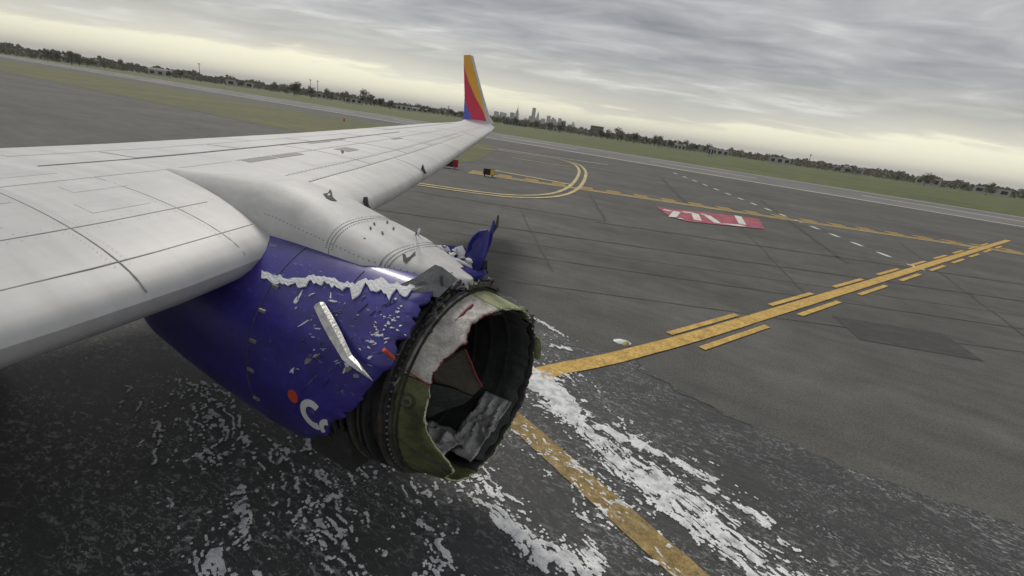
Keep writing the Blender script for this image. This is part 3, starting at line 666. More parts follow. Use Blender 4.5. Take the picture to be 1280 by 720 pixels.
def cgrid(name, up, lo, mm, lift=0.008):
    """long patch between an upper and a lower outline, following the curve"""
    U = [chit(*q) for q in up]; Lo = [chit(*q) for q in lo]; n = len(U); v = []; f = []
    for (a, b) in zip(U, Lo):
        for t in (0, 0.33, 0.67, 1): v.append(epos(a[0]+(b[0]-a[0])*t, a[1]+(b[1]-a[1])*t, 1.016+lift+0.002*random.uniform(-1, 1)))
    for i in range(n-1):
        for k in range(3): f.append((i*4+k, i*4+k+1, i*4+k+5, i*4+k+4))
    o = mesh(name, v, f, mm, cowl); s = o.modifiers.new('thick', 'SOLIDIFY'); s.thickness = 0.012; s.offset = 0; return fixn(o)
# white torn band between the two cowl skins, with a frayed outline
up = []; lo = []
for k in range(60):
    t = k/59; x = 330+t*190; y = 347+(x-366)*0.075+3*math.sin(x*0.09)+random.uniform(-2, 2)
    if x > 440: y += 2*math.sin(x*0.3)
    th_ = (9+random.uniform(-4, 3) if x < 440 else 14+5*math.sin(x*0.16)+random.uniform(-4, 4))*(1 if x < 505 else max(0.2, (522-x)/17)); up.append((x, y)); lo.append((x, y+th_))
cgrid('torn_white_band', up, lo, MT['torn'])
random.seed(11)
def fleck(px, py, l, wd, ang, mm, name='fleck'):
    ca, sa = math.cos(ang), math.sin(ang); pts = []
    for k in range(7):
        a = 2*math.pi*k/7; r = random.uniform(0.35, 1.15); u_, v_ = math.cos(a)*l*r, math.sin(a)*wd*r*random.uniform(0.5, 1.1); pts.append((px+u_*ca-v_*sa, py+u_*sa+v_*ca))
    cpatch(name, pts, mm)
for q in ((381, 405, 11, 1.6, -0.6), (398, 411, 6, 1.3, 0.05), (419, 378, 7, 1.8, 0.05), (415, 371, 1.2, 5, 0), (368, 462, 3, 8, 0.2), (371, 378, 4, 6, 0.5), (436, 456, 5, 5, 0.3), (433, 463, 2, 5, 0.3), (464, 447, 5, 2.5, -0.4), (492, 411, 4, 2, 0), (486, 424, 5, 1.5, -0.3), (499, 398, 3, 1.5, 0), (487, 405, 2, 3, 0), (499, 414, 3, 1.3, 0.5), (480, 419, 2, 2, 0), (508, 420, 1.5, 1.2, 0), (440, 443, 3, 1.5, 0.4), (392, 369, 5, 1.5, -0.5), (376, 372, 1.2, 9, 0.5)): fleck(*q, MT['torn'])
for k in range(46):
    x_ = random.gauss(490, 14); y_ = 408+(490-x_)*1.1+random.gauss(0, 9); r_ = random.uniform(0.6, 1.9); fleck(x_-6, y_-4, r_*random.uniform(1, 2.2), r_, random.uniform(-0.8, 0.8), MT['torn'])
for k in range(24): fleck(random.uniform(368, 470), random.uniform(372, 470), random.uniform(1, 4), random.uniform(0.4, 1.0), random.uniform(-0.9, 0.6), MT['torn'])
for q in ((388, 451, 8, 7, -0.3), (398, 445, 7, 3, -0.4), (437, 461, 6, 5, 0), (447, 470, 5, 4, 0.5)): fleck(*q, MT['scuff'], 'scuff')
cpatch('vent_mark', [(560, 344), (566, 343), (566, 347), (561, 347)], MT['scuff'])
fleck(450, 326, 2.2, 3.5, 0.1, MT['blue_in'], 'latch_mark')
def cring(name, x, a0, a1, mm, wd=0.008, r=1.0165):
    v = []; f = []; n = 60
    for k in range(n+1):
        a = a0+(a1-a0)*k/n
        for xx, rr_ in ((x, r-0.012), (x, r+0.0025), (x-wd, r+0.0025), (x-wd, r-0.012)): v.append(epos(xx, a, rr_))
    for k in range(n):
        for j in range(4): f.append((k*4+j, k*4+(j+1) % 4, k*4+4+(j+1) % 4, k*4+4+j))
    fixn(mesh(name, v, f, mm, cowl))
cring('cowl_seam', -3.32, 116, 285, MT['gap']); cring('cowl_seam', -2.62, 118, 131, MT['gap'], 0.006)
for k in range(26): fleck(random.uniform(370, 500), random.uniform(372, 500), random.uniform(3, 9), random.uniform(0.25, 0.5), random.uniform(-1.0, -0.2), MT[random.choice(['scuff', 'gap', 'scuff', 'blue_in'])], 'scratch')
for q in ((402, 430, 4, 2), (425, 490, 3, 2), (455, 425, 3, 1.5), (380, 425, 3, 2), (445, 400, 2.5, 1.5), (475, 390, 3, 1.5)): fleck(*q, random.uniform(-1, 1), MT['gap'], 'chip')
for ph in (140, 152, 166, 180, 196): x0_, r_ = -3.32, 1.018; MB().box(epos(x0_+0.05, ph, r_), (0.07, 0.02, 0.025)).build('latch', MT['scuff'], cowl)
# lettering on the inboard side: a dot, a c and the start of an o cut by the tear
def arc_patch(name, c, r0, r1, a0, a1, mm, n=18):
    v = []; f = []
    C0 = chit(*c); sc_ = math.degrees(1/1.03)
    for k in range(n+1):
        a = R(a0+(a1-a0)*k/n)
        for r in (r0, r1): v.append(epos(C0[0]+r*math.cos(a), C0[1]-r*math.sin(a)*sc_, 1.021))
    for k in range(n): f.append((2*k, 2*k+1, 2*k+3, 2*k+2))
    o = mesh(name, v, f, mm, cowl); s = o.modifiers.new('thick', 'SOLIDIFY'); s.thickness = 0.006; s.offset = 0; return o
arc_patch('letter_c', (393, 517), 0.072, 0.128, 55, 305, MT['letter'])
arc_patch('letter_o', (414, 537), 0.055, 0.10, 95, 215, MT['letter'])
arc_patch('letter_dot', (369, 494), 0.0, 0.055, 0, 360, MT['orange'])
# spear of torn metal lying across the cowl
A = np.array(epos(*chit(404, 384), 1.05)); Bq = np.array(epos(*chit(445, 448), 1.09)); Cq = ypl(466, 476, 2.03)
m = MB(); dirn = (Bq-A)/np.linalg.norm(Bq-A); tow = (CAM-A)/np.linalg.norm(CAM-A); sd = np.cross(dirn, tow); sd /= np.linalg.norm(sd)
sec = [(A-dirn*0.02, 0.016), (A, 0.040), (A*0.7+Bq*0.3, 0.046), (Bq*0.6+A*0.4, 0.044), (Bq, 0.034), (Bq*0.7+Cq*0.3, 0.028), (Bq*0.4+Cq*0.6, 0.015), (Cq, 0.002)]
v = []; f = []
for p, w_ in sec: v += [p-sd*w_, p-sd*w_*0.2+tow*0.018, p+sd*w_, p-tow*0.012]
for i in range(len(sec)-1):
    for k in range(4): f.append((i*4+k, i*4+(k+1) % 4, i*4+4+(k+1) % 4, i*4+4+k))
f += [(0, 1, 2, 3), tuple(len(v)-4+k for k in range(4))[::-1]]
fixn(mesh('torn_metal_strip', v, f, MT['metal'], cowl))
# bent grey plate and torn skins round the top of the cowl
def torn(name, pts, ylist, mm, thick=0.012, bulge=0.0):
    P = [ypl(px, py, y) for (px, py), y in zip(pts, ylist)]; c = np.mean(P, axis=0); n = len(P)
    v = [c+np.array([bulge, -bulge, 0])]+[c*0.5+p*0.5+np.array([bulge*0.8, -bulge*0.8, 0]) for p in P]+P
    f = [(0, 1+k, 1+(k+1) % n) for k in range(n)]+[(1+k, 1+n+k, 1+n+(k+1) % n, 1+(k+1) % n) for k in range(n)]
    o = mesh(name, v, f, mm, cowl); s = o.modifiers.new('thick', 'SOLIDIFY'); s.thickness = thick; s.offset = 0; return fixn(o)
torn('bent_plate', [(496, 358), (520, 347), (544, 331), (553, 334), (572, 349), (560, 360), (548, 372), (528, 368), (514, 364)], [2.60, 2.64, 2.72, 2.74, 2.80, 2.74, 2.66, 2.6, 2.58], MT['dmetal'], 0.012, 0.02)
torn('bent_plate', [(551, 345), (553, 345), (554, 357), (551, 357)], [2.70]*4, MT['gap'], 0.01)
torn('torn_skin', [(583, 318), (585, 305), (591, 295), (600, 288), (609, 287), (612, 292), (611, 303), (607, 318), (603, 330), (597, 342), (588, 338)], [3.42]*11, MT['blue_in'], 0.012, -0.05)
torn('torn_skin', [(610, 300), (613, 288), (617, 275), (619, 277), (617, 290), (614, 303), (607, 320), (604, 330), (601, 340), (599, 334)], [3.46]*10, MT['blue_in'], 0.012, 0.01)
torn('torn_skin', [(613, 290), (620, 281), (622.2, 269), (623.6, 269), (622.5, 283), (615, 294)], [3.47]*6, MT['gap'], 0.012)
torn('torn_skin', [(572, 352), (566, 345), (563, 338), (572, 336), (582, 333), (590, 337), (600, 341), (606, 337), (608, 343), (600, 348), (588, 351)], [3.16]*11, MT['blue_in'], 0.012, 0.02)
torn('torn_skin', [(600, 342), (606, 326), (609, 325), (609, 338), (611, 341), (605, 345)], [3.44]*6, MT['black'], 0.012)
for pts, yy, mm in (([(545, 306), (552, 307), (556, 314), (549, 312)], 3.34, 'torn'), ([(551, 309), (558, 306), (582, 309), (586, 322), (580, 330), (566, 322), (556, 318)], 3.44, 'blue_in'),
                    ([(553, 307), (560, 308), (564, 315), (557, 316)], 3.42, 'torn'), ([(569, 309), (578, 307), (582, 315), (580, 322), (573, 320)], 3.42, 'torn'), ([(562, 320), (574, 324), (588, 331), (590, 335), (576, 330)], 3.36, 'torn'),
                    ([(549, 309), (552, 309), (552, 316), (550, 315)], 3.36, 'gap'), ([(578, 323), (584, 322), (586, 327)], 3.38, 'gap'), ([(521, 293), (524, 285), (526, 286), (523, 295)], 3.32, 'torn'), ([(565, 312), (570, 310), (571, 318)], 3.41, 'torn')):
    torn('torn_scrap', pts, [yy]*len(pts), MT[mm], 0.010, 0.012)
for k in range(22):
    x_ = random.uniform(548, 588); y_ = 307+(x_-548)*0.55+random.uniform(-3, 8); L_ = random.uniform(3, 8); w_ = random.uniform(1.2, 3); a = random.uniform(-0.3, 0.9); ca, sa = math.cos(a), math.sin(a)
    torn('torn_scrap', [(x_+u*ca-v_*sa, y_+u*sa+v_*ca) for u, v_ in ((-L_, 0), (-L_*0.3, -w_), (L_*0.5, -w_*0.7), (L_, w_*0.3), (0, w_))], [random.uniform(3.36, 3.46)]*5, MT[random.choice(['torn', 'blue_in', 'blue_in', 'torn', 'letter'])], 0.008, 0.015)
# tail pipe behind the cowl
v = []; f = []
for i, (x, r) in enumerate(((-5.1, 0.66), (-5.6, 0.60), (-6.2, 0.48), (-6.25, 0.44), (-5.8, 0.44))):
    for k in range(40): v.append(epos(x, k*9, r))
for i in range(4):
    for k in range(40): f.append((i*40+k, i*40+(k+1) % 40, (i+1)*40+(k+1) % 40, (i+1)*40+k))
fixn(mesh('exhaust_nozzle', v, f, MT['metal'], plane, True))

# ---- exposed fan case
def case_r(x): return np.interp(x, [-2.05, -2.0, -1.6], [0.805, 0.80, 0.735])
core = MB(); v = []; f = []
prof_ = [(-5.1, 0.62), (-3.3, 0.74), (-2.9, 0.83), (-2.5, 0.825), (-2.06, 0.80)]
for (x, r) in prof_:
    for k in range(64): v.append(epos(x, k*5.625, r))
for i in range(len(prof_)-1):
    for k in range(64): f.append((i*64+k, i*64+(k+1) % 64, (i+1)*64+(k+1) % 64, (i+1)*64+k))
case = fixn(mesh('fan_case', v, f, MT['black'], plane, True))
def ering(name, x0, x1, r0, r1, mm, n=96, par=None, jitter=0.0, a0=0, a1=360):
    v = []; f = []; cl = (a1-a0) >= 360; N_ = n if cl else n+1
    for k in range(N_):
        a = a0+(a1-a0)*k/n; j = random.uniform(-jitter, jitter)
        for x, r in ((x0, r0), (x0, r1), (x1, r1), (x1, r0)): v.append(epos(x, a, r+j))
    for k in range(n):
        k2 = (k+1) % N_
        for j in range(4): f.append((k*4+j, k*4+(j+1) % 4, k2*4+(j+1) % 4, k2*4+j))
    if not cl: f += [(0, 1, 2, 3), tuple(4*n+j for j in (3, 2, 1, 0))]
    return fixn(mesh(name, v, f, mm, par or case))
ering('flange', -2.055, -2.03, 0.79, 0.862, MT['flange'])
ering('flange', -2.028, -2.008, 0.79, 0.838, MT['black'])
ering('flange', -1.985, -1.965, 0.785, 0.828, MT['flange'], jitter=0.003)
ering('case_rib', -2.20, -2.17, 0.80, 0.872, MT['black'])
ering('case_rib', -2.34, -2.30, 0.80, 0.89, MT['flange'])
ering('case_rib', -2.62, -2.56, 0.80, 0.90, MT['black'])
ering('retaining_band', -1.935, -1.92, 0.78, 0.81, MT['black'])
bm_ = MB(); 
cyl = MB().tube([(0, 0, 0), (0.014, 0, 0)], 0.0105, 6)
for k in range(0, 90):
    a = k*4.0; p = epos(-2.006, a, 0.822)
    if 60 < a < 300:
        b = MB().add([(q[0]+p[0], q[1]+p[1], q[2]+p[2]) for q in cyl.v], cyl.f); b.build('bolt', MT['bolt'], case)
def chit2(px, py): return ehit(px, py, case_r)
front_px = [(631, 386), (610, 394), (590, 405), (585, 418), (582, 427), (566, 440), (548, 458), (540, 470), (538, 485), (534, 498), (530, 517), (532, 534), (538, 548), (551, 567), (560, 578), (567, 590)]
fp = [chit2(*q) for q in front_px]; print('CASE', np.round(fp, 2))
fps = sorted([(b, a) for a, b in fp])
def xlip(phi): 
    ks = [a for a, b in fps]; vsx = [b for a, b in fps]
    return float(np.interp(phi, ks, vsx)) if ks[0] <= phi <= ks[-1] else (float(np.interp(phi, [ks[-1], ks[-1]+14], [vsx[-1], -1.615])) if phi > ks[-1] else -1.615)
def ragf(ph): return 0.035*n1d(ph*0.13, 411)+0.020*n1d(ph*0.55, 412)
def cpart(name, p0, p1, mm, x0=-1.975, dr=0.0, rag=0.008, nph=None, frontf=xlip, thick=0.018, x_end=None):
    n = nph or max(6, int((p1-p0)/1.1)); nx = 10; v = []; f = []
    for i in range(n+1):
        ph = p0+(p1-p0)*i/n; xf = frontf(ph)+ragf(ph)+random.uniform(-rag, rag)*0.2
        for k in range(nx+1):
            x = x0+(xf-x0)*k/nx; v.append(epos(x, ph, case_r(x)+dr+0.0025*math.sin(ph*0.9+k)))
    for i in range(n):
        for k in range(nx):
            a = i*(nx+1)+k; f.append((a, a+1, a+nx+2, a+nx+1))
    o = fixn(mesh(name, v, f, mm, case, True)); s = o.modifiers.new('thick', 'SOLIDIFY'); s.thickness = thick; s.offset = -1 if False else 0; return o
phL0, phL1 = chit2(631, 384)[1], chit2(538, 480)[1]
print('phis', phL0, phL1)
cpart('light_panel', phL0+8, phL1, MT['tan'])
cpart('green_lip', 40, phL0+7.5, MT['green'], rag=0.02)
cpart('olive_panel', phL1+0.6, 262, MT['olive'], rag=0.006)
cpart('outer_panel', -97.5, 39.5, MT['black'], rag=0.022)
# frayed pale edge along the torn olive panel and the lip
def fray(name, p0, p1, mm, rr_=0.009, n=60, frontf=xlip, dr=0.0):
    P = []
    for k in range(n+1):
        ph = p0+(p1-p0)*k/n; x = frontf(ph)+ragf(ph); P.append(epos(x, ph, case_r(x)+dr+0.012*n1d(ph*0.3, 77)))
    MB().tube(P, [rr_*(0.8+1.2*n1d(k*0.31, 55)) for k in range(len(P))], 5).build(name, mm, case)
fray('torn_edge', phL1+1, 258, MT['edge'], 0.0085)
fray('torn_edge', -97, -40, MT['edge'], 0.008, 60)
fray('torn_edge', -40, 38, MT['flange'], 0.012, 60)
fray('torn_edge', 40, phL0+6, MT['edge'], 0.011, 40)
fray('red_seam', phL0+9, phL1-1, MT['red'], 0.0075, 50)
def case_line(name, px, mm, rad=0.006, dr=0.006):
    P = [epos(*(lambda h: (h[0], h[1], case_r(h[0])+dr))(chit2(*q))) for q in px]; MB().tube(P, rad, 5).build(name, mm, case)
case_line('red_seam', [(508, 463), (522, 472), (538, 482)], MT['red'], 0.007)
case_line('red_seam', [(569, 402), (578, 394), (589, 384), (591, 382)], MT['red'], [0.003, 0.012, 0.015, 0.012], 0.008)
case_line('red_seam', [(510, 462), (523, 440), (541, 415), (560, 396), (581, 382)], MT['red'], 0.0045)
case_line('panel_ridge', [(492, 540), (512, 556), (535, 572), (561, 586)], MT['black'], 0.012)  # ridge coloured black to put in the shadow line across the olive panel
case_line('panel_ridge', [(500, 556), (520, 574), (545, 590)], MT['olive'], 0.008)
# round port on the olive panel
hp = chit2(511, 501); c0 = np.array(epos(hp[0], hp[1], case_r(hp[0])+0.012)); nrm = np.array([0.15, math.cos(R(hp[1])), math.sin(R(hp[1]))]); nrm /= np.linalg.norm(nrm)
MB().tube([c0-nrm*0.02, c0+nrm*0.008], 0.058, 20).build('round_port', MT['flange'], case)
MB().tube([c0+nrm*0.006, c0+nrm*0.014], 0.040, 18).build('round_port', MT['olive'], case)
MB().tube([c0+nrm*0.012, c0+nrm*0.024], 0.016, 10).build('round_port', MT['black'], case)
# orange clip behind the flange
Aq, Bq = ypl(480, 437, 2.16), ypl(492, 448, 2.24)
MB().tube([Aq, Bq], 0.016, 6).build('orange_clip', MT['orange'], case)
# bracket at the outboard lip
slab([ypl(q[0], q[1], 3.86) for q in ((671, 421), (675, 424), (677, 436), (675, 449), (671, 450))], (-0.05, 0.03, 0), 'lip_bracket', MT['green'], case)
# ragged dark clutter along the top of the case
random.seed(5)
for k in range(34):
    ph = random.uniform(62, 125); x = random.uniform(-2.06, -1.93); p = np.array(epos(x, ph, random.uniform(0.83, 0.90))); q = p+np.array([random.uniform(-.07, .07), random.uniform(-.07, .07), random.uniform(-.035, .035)])
    MB().tube([p, (p+q)/2+np.array([0, 0, 0.01]), q], [0.008, 0.016*random.uniform(0.5, 1.3), 0.006], 5).build('torn_fragment', MT[random.choice(['black', 'black', 'flange', 'scuff'])], case)
for k in range(14):
    ph = random.uniform(20, 62); p = np.array(epos(-1.62, ph, random.uniform(0.73, 0.77))); q = p+np.array([random.uniform(-.05, .03), random.uniform(-.05, .05), random.uniform(-.03, .03)])
    MB().tube([p, q], [0.014, 0.006], 5).build('torn_fragment', MT[random.choice(['black', 'flange', 'edge'])], case)
for k in range(16):
    ph = 58+k*4.3+random.uniform(-1.5, 1.5); x = random.uniform(-2.03, -1.93); r_ = random.uniform(0.86, 0.90); MB().tube([epos(x, ph, r_), epos(x+random.uniform(-.03, .03), ph+3, r_+random.uniform(-.015, .02)), epos(x+random.uniform(-.03, .03), ph+6.5, r_+random.uniform(-.02, .012))], [0.018, 0.026*random.uniform(0.6, 1.2), 0.010], 6).build('torn_fragment', MT[random.choice(['black', 'black', 'flange'])], case)
ering('case_top_rail', -2.02, -1.93, 0.835, 0.865, MT['flange'], n=30, jitter=0.006, a0=55, a1=92)
# pipes and boxes on the exposed lower case
for (ph0, ph1, x, r, rad) in ((150, 230, -2.42, 0.87, 0.018), (160, 250, -2.50, 0.88, 0.025), (165, 240, -2.24, 0.865, 0.012)):
    MB().tube([epos(x-0.002*(k), ph0+(ph1-ph0)*k/16, r) for k in range(17)], rad, 7).build('pipe', MT['black'], case, True)
MB().box(epos(-2.75, 232, 0.90), (0.5, 0.22, 0.25)).build('gearbox', MT['black'], case)
MB().box(epos(-2.45, 205, 0.88), (0.16, 0.07, 0.18)).build('control_box', MT['black'], case)
# interior: liner, ribs, fan
def xin(phi): return -1.66+0.02*math.sin(phi*0.37) if (phi < 95 or phi > 268) else -2.02
v = []; f = []; n = 120; nx = 8
for i in range(n+1):
    ph = -110+i*3.0; xf = xin(ph % 360)+random.uniform(-0.015, 0.015)
    for k in range(nx+1): x = xf+(-2.9-xf)*k/nx; v.append(epos(x, ph, (0.70 if x > -2.2 else 0.72)+0.006*math.sin(ph*0.7)*(k < 3)))
for i in range(n):
    for k in range(nx): a = i*(nx+1)+k; f.append((a, a+nx+1, a+nx+2, a+1))
lin = mesh('inner_liner', v, f, MT['liner'], case, True); s = lin.modifiers.new('thick', 'SOLIDIFY'); s.thickness = 0.012
for x in (-1.86, -2.05, -2.24): ering('liner_rib', x, x-0.025, 0.68, 0.705, MT['liner'], a0=-90, a1=90, n=60)
v = []; f = []                                           # spinner
for i in range(9):
    t = i/8
    for k in range(28): v.append(epos(-2.22-0.38*t, k*360/28, 0.02+0.24*math.sin(math.pi/2*t)**0.8))
for i in range(8):
    for k in range(28): f.append((i*28+k, i*28+(k+1) % 28, (i+1)*28+(k+1) % 28, (i+1)*28+k))
f.append(tuple(range(28)))
fixn(mesh('spinner', v, f, MT['black'], case, True))
for b in range(24):
    if b == 9: continue                                   # the missing blade
    v = []; f = []
    for i in range(9):
        r = 0.23+0.46*i/8; tw = R(25+38*i/8); ch = 0.10+0.06*i/8; ph = b*15.0
        e1 = np.array([math.cos(tw), -math.sin(tw)*math.sin(R(ph)), math.sin(tw)*math.cos(R(ph))]); c = np.array(epos(-2.62, ph, r))
        for s_, o_ in ((-1, 0), (-0.3, 0.010), (0.4, 0.008), (1, 0)): v.append(c+e1*ch*s_+np.array([o_, 0, 0]))
    for i in range(8):
        for k in range(3): a = i*4+k; f.append((a, a+1, a+5, a+4))
    o = mesh('fan_blade', v, f, MT['flange'], case, True); s = o.modifiers.new('thick', 'SOLIDIFY'); s.thickness = 0.008
v = [epos(-2.86, k*6, 0.70) for k in range(60)]; fixn(mesh('stator_disc', v+[epos(-2.88, k*6, 0.70) for k in range(60)], [tuple(range(60)), tuple(range(60, 120))[::-1]]+[(k, (k+1) % 60, 60+(k+1) % 60, 60+k) for k in range(60)], MT['black'], case))
# folded liner sheets inside
def sheet3(name, pts, ys_, mm, par=None):
    P = [ypl(px, py, y) for (px, py), y in zip(pts, ys_)]
    return slab(P, (0.008, 0.006, 0.0), name, mm, par or case)
sheet3('folded_liner', [(541, 472), (546, 460), (562, 446), (581, 436), (588, 452), (594, 468), (602, 482), (590, 494), (565, 483), (545, 478)], [2.58, 2.6, 2.68, 2.75, 2.8, 2.85, 2.9, 2.85, 2.72, 2.62], MT['brown'])
sheet3('folded_liner', [(540, 480), (566, 486), (590, 496), (578, 505), (556, 512), (534, 522), (532, 505)], [2.6, 2.72, 2.84, 2.82, 2.72, 2.6, 2.58], MT['liner'])
P = [ypl(px, py, y)+np.array([0.012, -0.012, 0.004]) for (px, py), y in zip(((581, 437), (588, 452), (594, 468), (602, 482)), (2.75, 2.8, 2.85, 2.9))]
MB().tube(P, 0.007, 5).build('red_seam', MT['red'], case)
# crumpled foil heaped at the bottom of the case
def crumple(name, p0, p1, x0, x1, rb, amp, seed, mm):
    n1_, n2c = 26, 18; v = []; f = []
    for i in range(n1_+1):
        ph = p0+(p1-p0)*i/n1_
        for k in range(n2c+1):
            x = x0+(x1-x0)*k/n2c; q = float(fbm(np.array([i*0.16]), np.array([k*0.16]), seed, 2)[0]); q2 = abs(float(vnoise(np.array([i*0.17+5]), np.array([k*0.19+3]), seed+9)[0])-0.5)*2
            v.append(epos(x+0.05*(q-0.5), ph, rb-amp*(0.55*q+0.75*(1-q2)*math.sin(math.pi*i/n1_))))
    for i in range(n1_):
        for k in range(n2c): a = i*(n2c+1)+k; f.append((a, a+1, a+n2c+2, a+n2c+1))
    o = mesh(name, v, f, mm, case, True); s = o.modifiers.new('thick', 'SOLIDIFY'); s.thickness = 0.006; return o
crumple('crumpled_sheet', 226, 282, -1.80, -2.3, 0.72, 0.20, 14, MT['crumple'])
crumple('crumpled_sheet', 262, 325, -1.68, -1.98, 0.715, 0.16, 31, MT['crumple'])
# main gear under the wing root carries the aircraft
for yw in (0.85, 1.45):
    v = []; f = []
    for k in range(32):
        a = 2*math.pi*k/32
        for dy, r in ((-0.18, 0.42), (-0.14, 0.54), (0.0, 0.56), (0.14, 0.54), (0.18, 0.42), (0.12, 0.25), (-0.12, 0.25)): v.append((-7.6+r*math.cos(a), yw+dy, 0.57+r*math.sin(a)))
    for k in range(32):
        for j in range(7): f.append((k*7+j, k*7+(j+1) % 7, ((k+1) % 32)*7+(j+1) % 7, ((k+1) % 32)*7+j))
    fixn(mesh('wheel', v, f, MT['tyre'], plane, True))
m = MB(); m.tube([(-7.6, 1.15, 0.57), (-7.6, 1.15, 1.2), (-7.5, 1.35, 2.35)], [0.07, 0.09, 0.12], 12); m.tube([(-7.6, 0.8, 0.57), (-7.6, 1.5, 0.57)], 0.08, 10); m.build('gear_strut', MT['metal'], plane)

# ================================================================== SMALL THINGS ON THE FIELD
def guidance_sign(px, py, wpx, hpx, segs, label):
    c = gp(px, py); dist = float(np.dot(c-CAM, cf)); W = wpx*dist/FPX; H = hpx*dist/FPX
    to = CAM[:2]-c[:2]; rz = math.atan2(to[1], to[0])+math.pi/2; root = empty('airfield_sign', (c[0], c[1], 0.004)); tag(root, label, 'sign')
    ex = np.array([math.cos(rz), math.sin(rz)])
    def at(u, z): q = c[:2]+ex*u; return (q[0], q[1], z)
    MB().box(at(0, 0.12+H/2), (W, 0.18, H), rz).build('housing', MT['sign_k'], root)
    n_ = np.array([math.sin(rz), -math.cos(rz)])
    for u0, u1, mm in segs:
        q = c[:2]+ex*((u0+u1)/2*W)+n_*0.10; MB().box((q[0], q[1], 0.12+H/2), ((u1-u0)*W-0.03, 0.02, H-0.05), rz).build('face', MT[mm], root)
    for u in (-0.35, 0.35): q = at(u*W, 0.07); MB().box((q[0], q[1], 0.065), (0.07, 0.07, 0.12), rz).build('leg', MT['sign_k'], root)
    MB().box((c[0], c[1], 0.012), (W*0.9, 0.5, 0.016), rz).build('base', MT['roof'], root)
guidance_sign(560, 210, 24, 9, ((-0.5, 0.22, 'sign_k'), (0.22, 0.5, 'sign_r')), 'dark airfield sign with a red end face, half hidden under the wing')
guidance_sign(610.5, 221, 14, 7.5, ((-0.5, 0.12, 'sign_k'), (0.12, 0.5, 'sign_y')), 'small black airfield sign with a bright yellow face')
c = gp(430, 157); m = empty('marker_post', (c[0], c[1], 0.016)); tag(m, 'small orange marker post standing in the grass beyond the wing', 'marker')
MB().tube([(c[0], c[1], 0.016), (c[0], c[1], 0.55)], 0.06, 10).build('post', MT['whitep'], m); MB().tube([(c[0], c[1], 0.55), (c[0], c[1], 0.95), (c[0], c[1], 1.0)], [0.11, 0.11, 0.05], 10).build('cap', MT['orange'], m)
random.seed(3)
c = gp(777, 428); v = []; pts = []
scrap = empty('scrap', (c[0], c[1], 0.005)); tag(scrap, 'small pale scrap lying on asphalt beside the curved yellow line', 'debris')
def lump(cx, cy, a, b, h, rz):
    v = [(0, 0, h)]; f = []; n = 10
    for ring_, hh in ((0.55, 0.8), (1.0, 0.15), (1.02, 0.0)):
        for k in range(n):
            t = 2*math.pi*k/n; r = ring_*random.uniform(0.8, 1.15); x, y = a*r*math.cos(t), b*r*math.sin(t); v.append((x, y, h*hh*random.uniform(0.7, 1.2) if hh else 0))
    for k in range(n): f.append((0, 1+k, 1+(k+1) % n))
    for q in range(2):
        for k in range(n): f.append((1+q*n+k, 1+(q+1)*n+k, 1+(q+1)*n+(k+1) % n, 1+q*n+(k+1) % n))
    ca, sa = math.cos(rz), math.sin(rz); return [(cx+x*ca-y*sa, cy+x*sa+y*ca, 0.006+z) for x, y, z in v], f
vv, ff = lump(c[0], c[1], 0.16, 0.11, 0.05, 0.5); fixn(mesh('body', vv, ff, MT['letter'], scrap, True))
vv, ff = lump(c[0]+0.10, c[1]-0.05, 0.09, 0.06, 0.07, 1.2); fixn(mesh('lens', vv, ff, MT['yellow_pale'], scrap, True))

# ================================================================== FAR THINGS
def place(px, D): d = azdir(px); return np.array([d[0]*D, d[1]*D, 0.0]), math.atan2(d[1], d[0])
random.seed(21)
# trees: four kinds, copied
protos = []
def make_tree(kind, h, wd, mm, nleaf):
    root = empty('tree', (0, 0, 0)); m = MB(); m.tube([(0, 0, 0), (0.1, 0.05, h*0.35), (0.0, 0.1, h*0.8)], [h*0.022, h*0.016, h*0.005], 6)
    for k in range(6):
        a = random.uniform(0, 6.28); z0 = h*random.uniform(0.25, 0.6); m.tube([(0.05, 0.05, z0), (math.cos(a)*wd*0.35, math.sin(a)*wd*0.35, z0+h*0.22)], [h*0.009, h*0.003], 5)
    m.build('trunk', MT['bark'], root); v = []; f = []
    lobes = [(random.uniform(-.28, .28)*wd, random.uniform(-.28, .28)*wd, h*random.uniform(0.4, 0.8), wd*random.uniform(0.18, 0.32)) for _ in range(9)]
    for k in range(nleaf):
        lx, ly, lz, lr = random.choice(lobes); d = np.array([random.gauss(0, 1) for _ in range(3)]); d /= np.linalg.norm(d); p = np.array([lx, ly, lz])+d*lr*random.uniform(0.4, 1.05)
        p[2] = min(max(p[2], h*0.16), h); s_ = h*random.uniform(0.018, 0.045); a = np.array([random.gauss(0, 1) for _ in range(3)]); a /= np.linalg.norm(a); b = np.cross(a, d); b /= (np.linalg.norm(b)+1e-6); n = len(v)
        v += [p-a*s_, p+b*s_, p+a*s_, p-b*s_]; f.append((n, n+1, n+2, n+3))
    mesh('crown', v, f, mm, root); return root
KL = ['bare grey brown tree on the far edge of the airfield', 'pale green spring tree on the far edge of the airfield', 'dark evergreen tree on the far edge of the airfield', 'broad bare tree on the far edge of the airfield']
protos = [make_tree(0, 11, 8, MT['twig'][0], 420), make_tree(1, 9, 9, MT['twig'][1], 480), make_tree(2, 10, 7, MT['twig'][2], 480), make_tree(3, 13, 11, MT['twig'][0], 520)]
used = [False]*4
def put_tree(px, D, k, s):
    p, a = place(px, D); src = protos[k]
    if not used[k]: t = src; used[k] = True
    else:
        t = src.copy(); COL.objects.link(t)
        for ch in src.children: c = ch.copy(); COL.objects.link(c); c.parent = t
    t.location = p; t.rotation_euler = (0, 0, random.uniform(0, 6.28)); t.scale = (s, s, s*random.uniform(0.85, 1.1)); tag(t, KL[k], 'tree', 'trees along the far edge of the airfield')
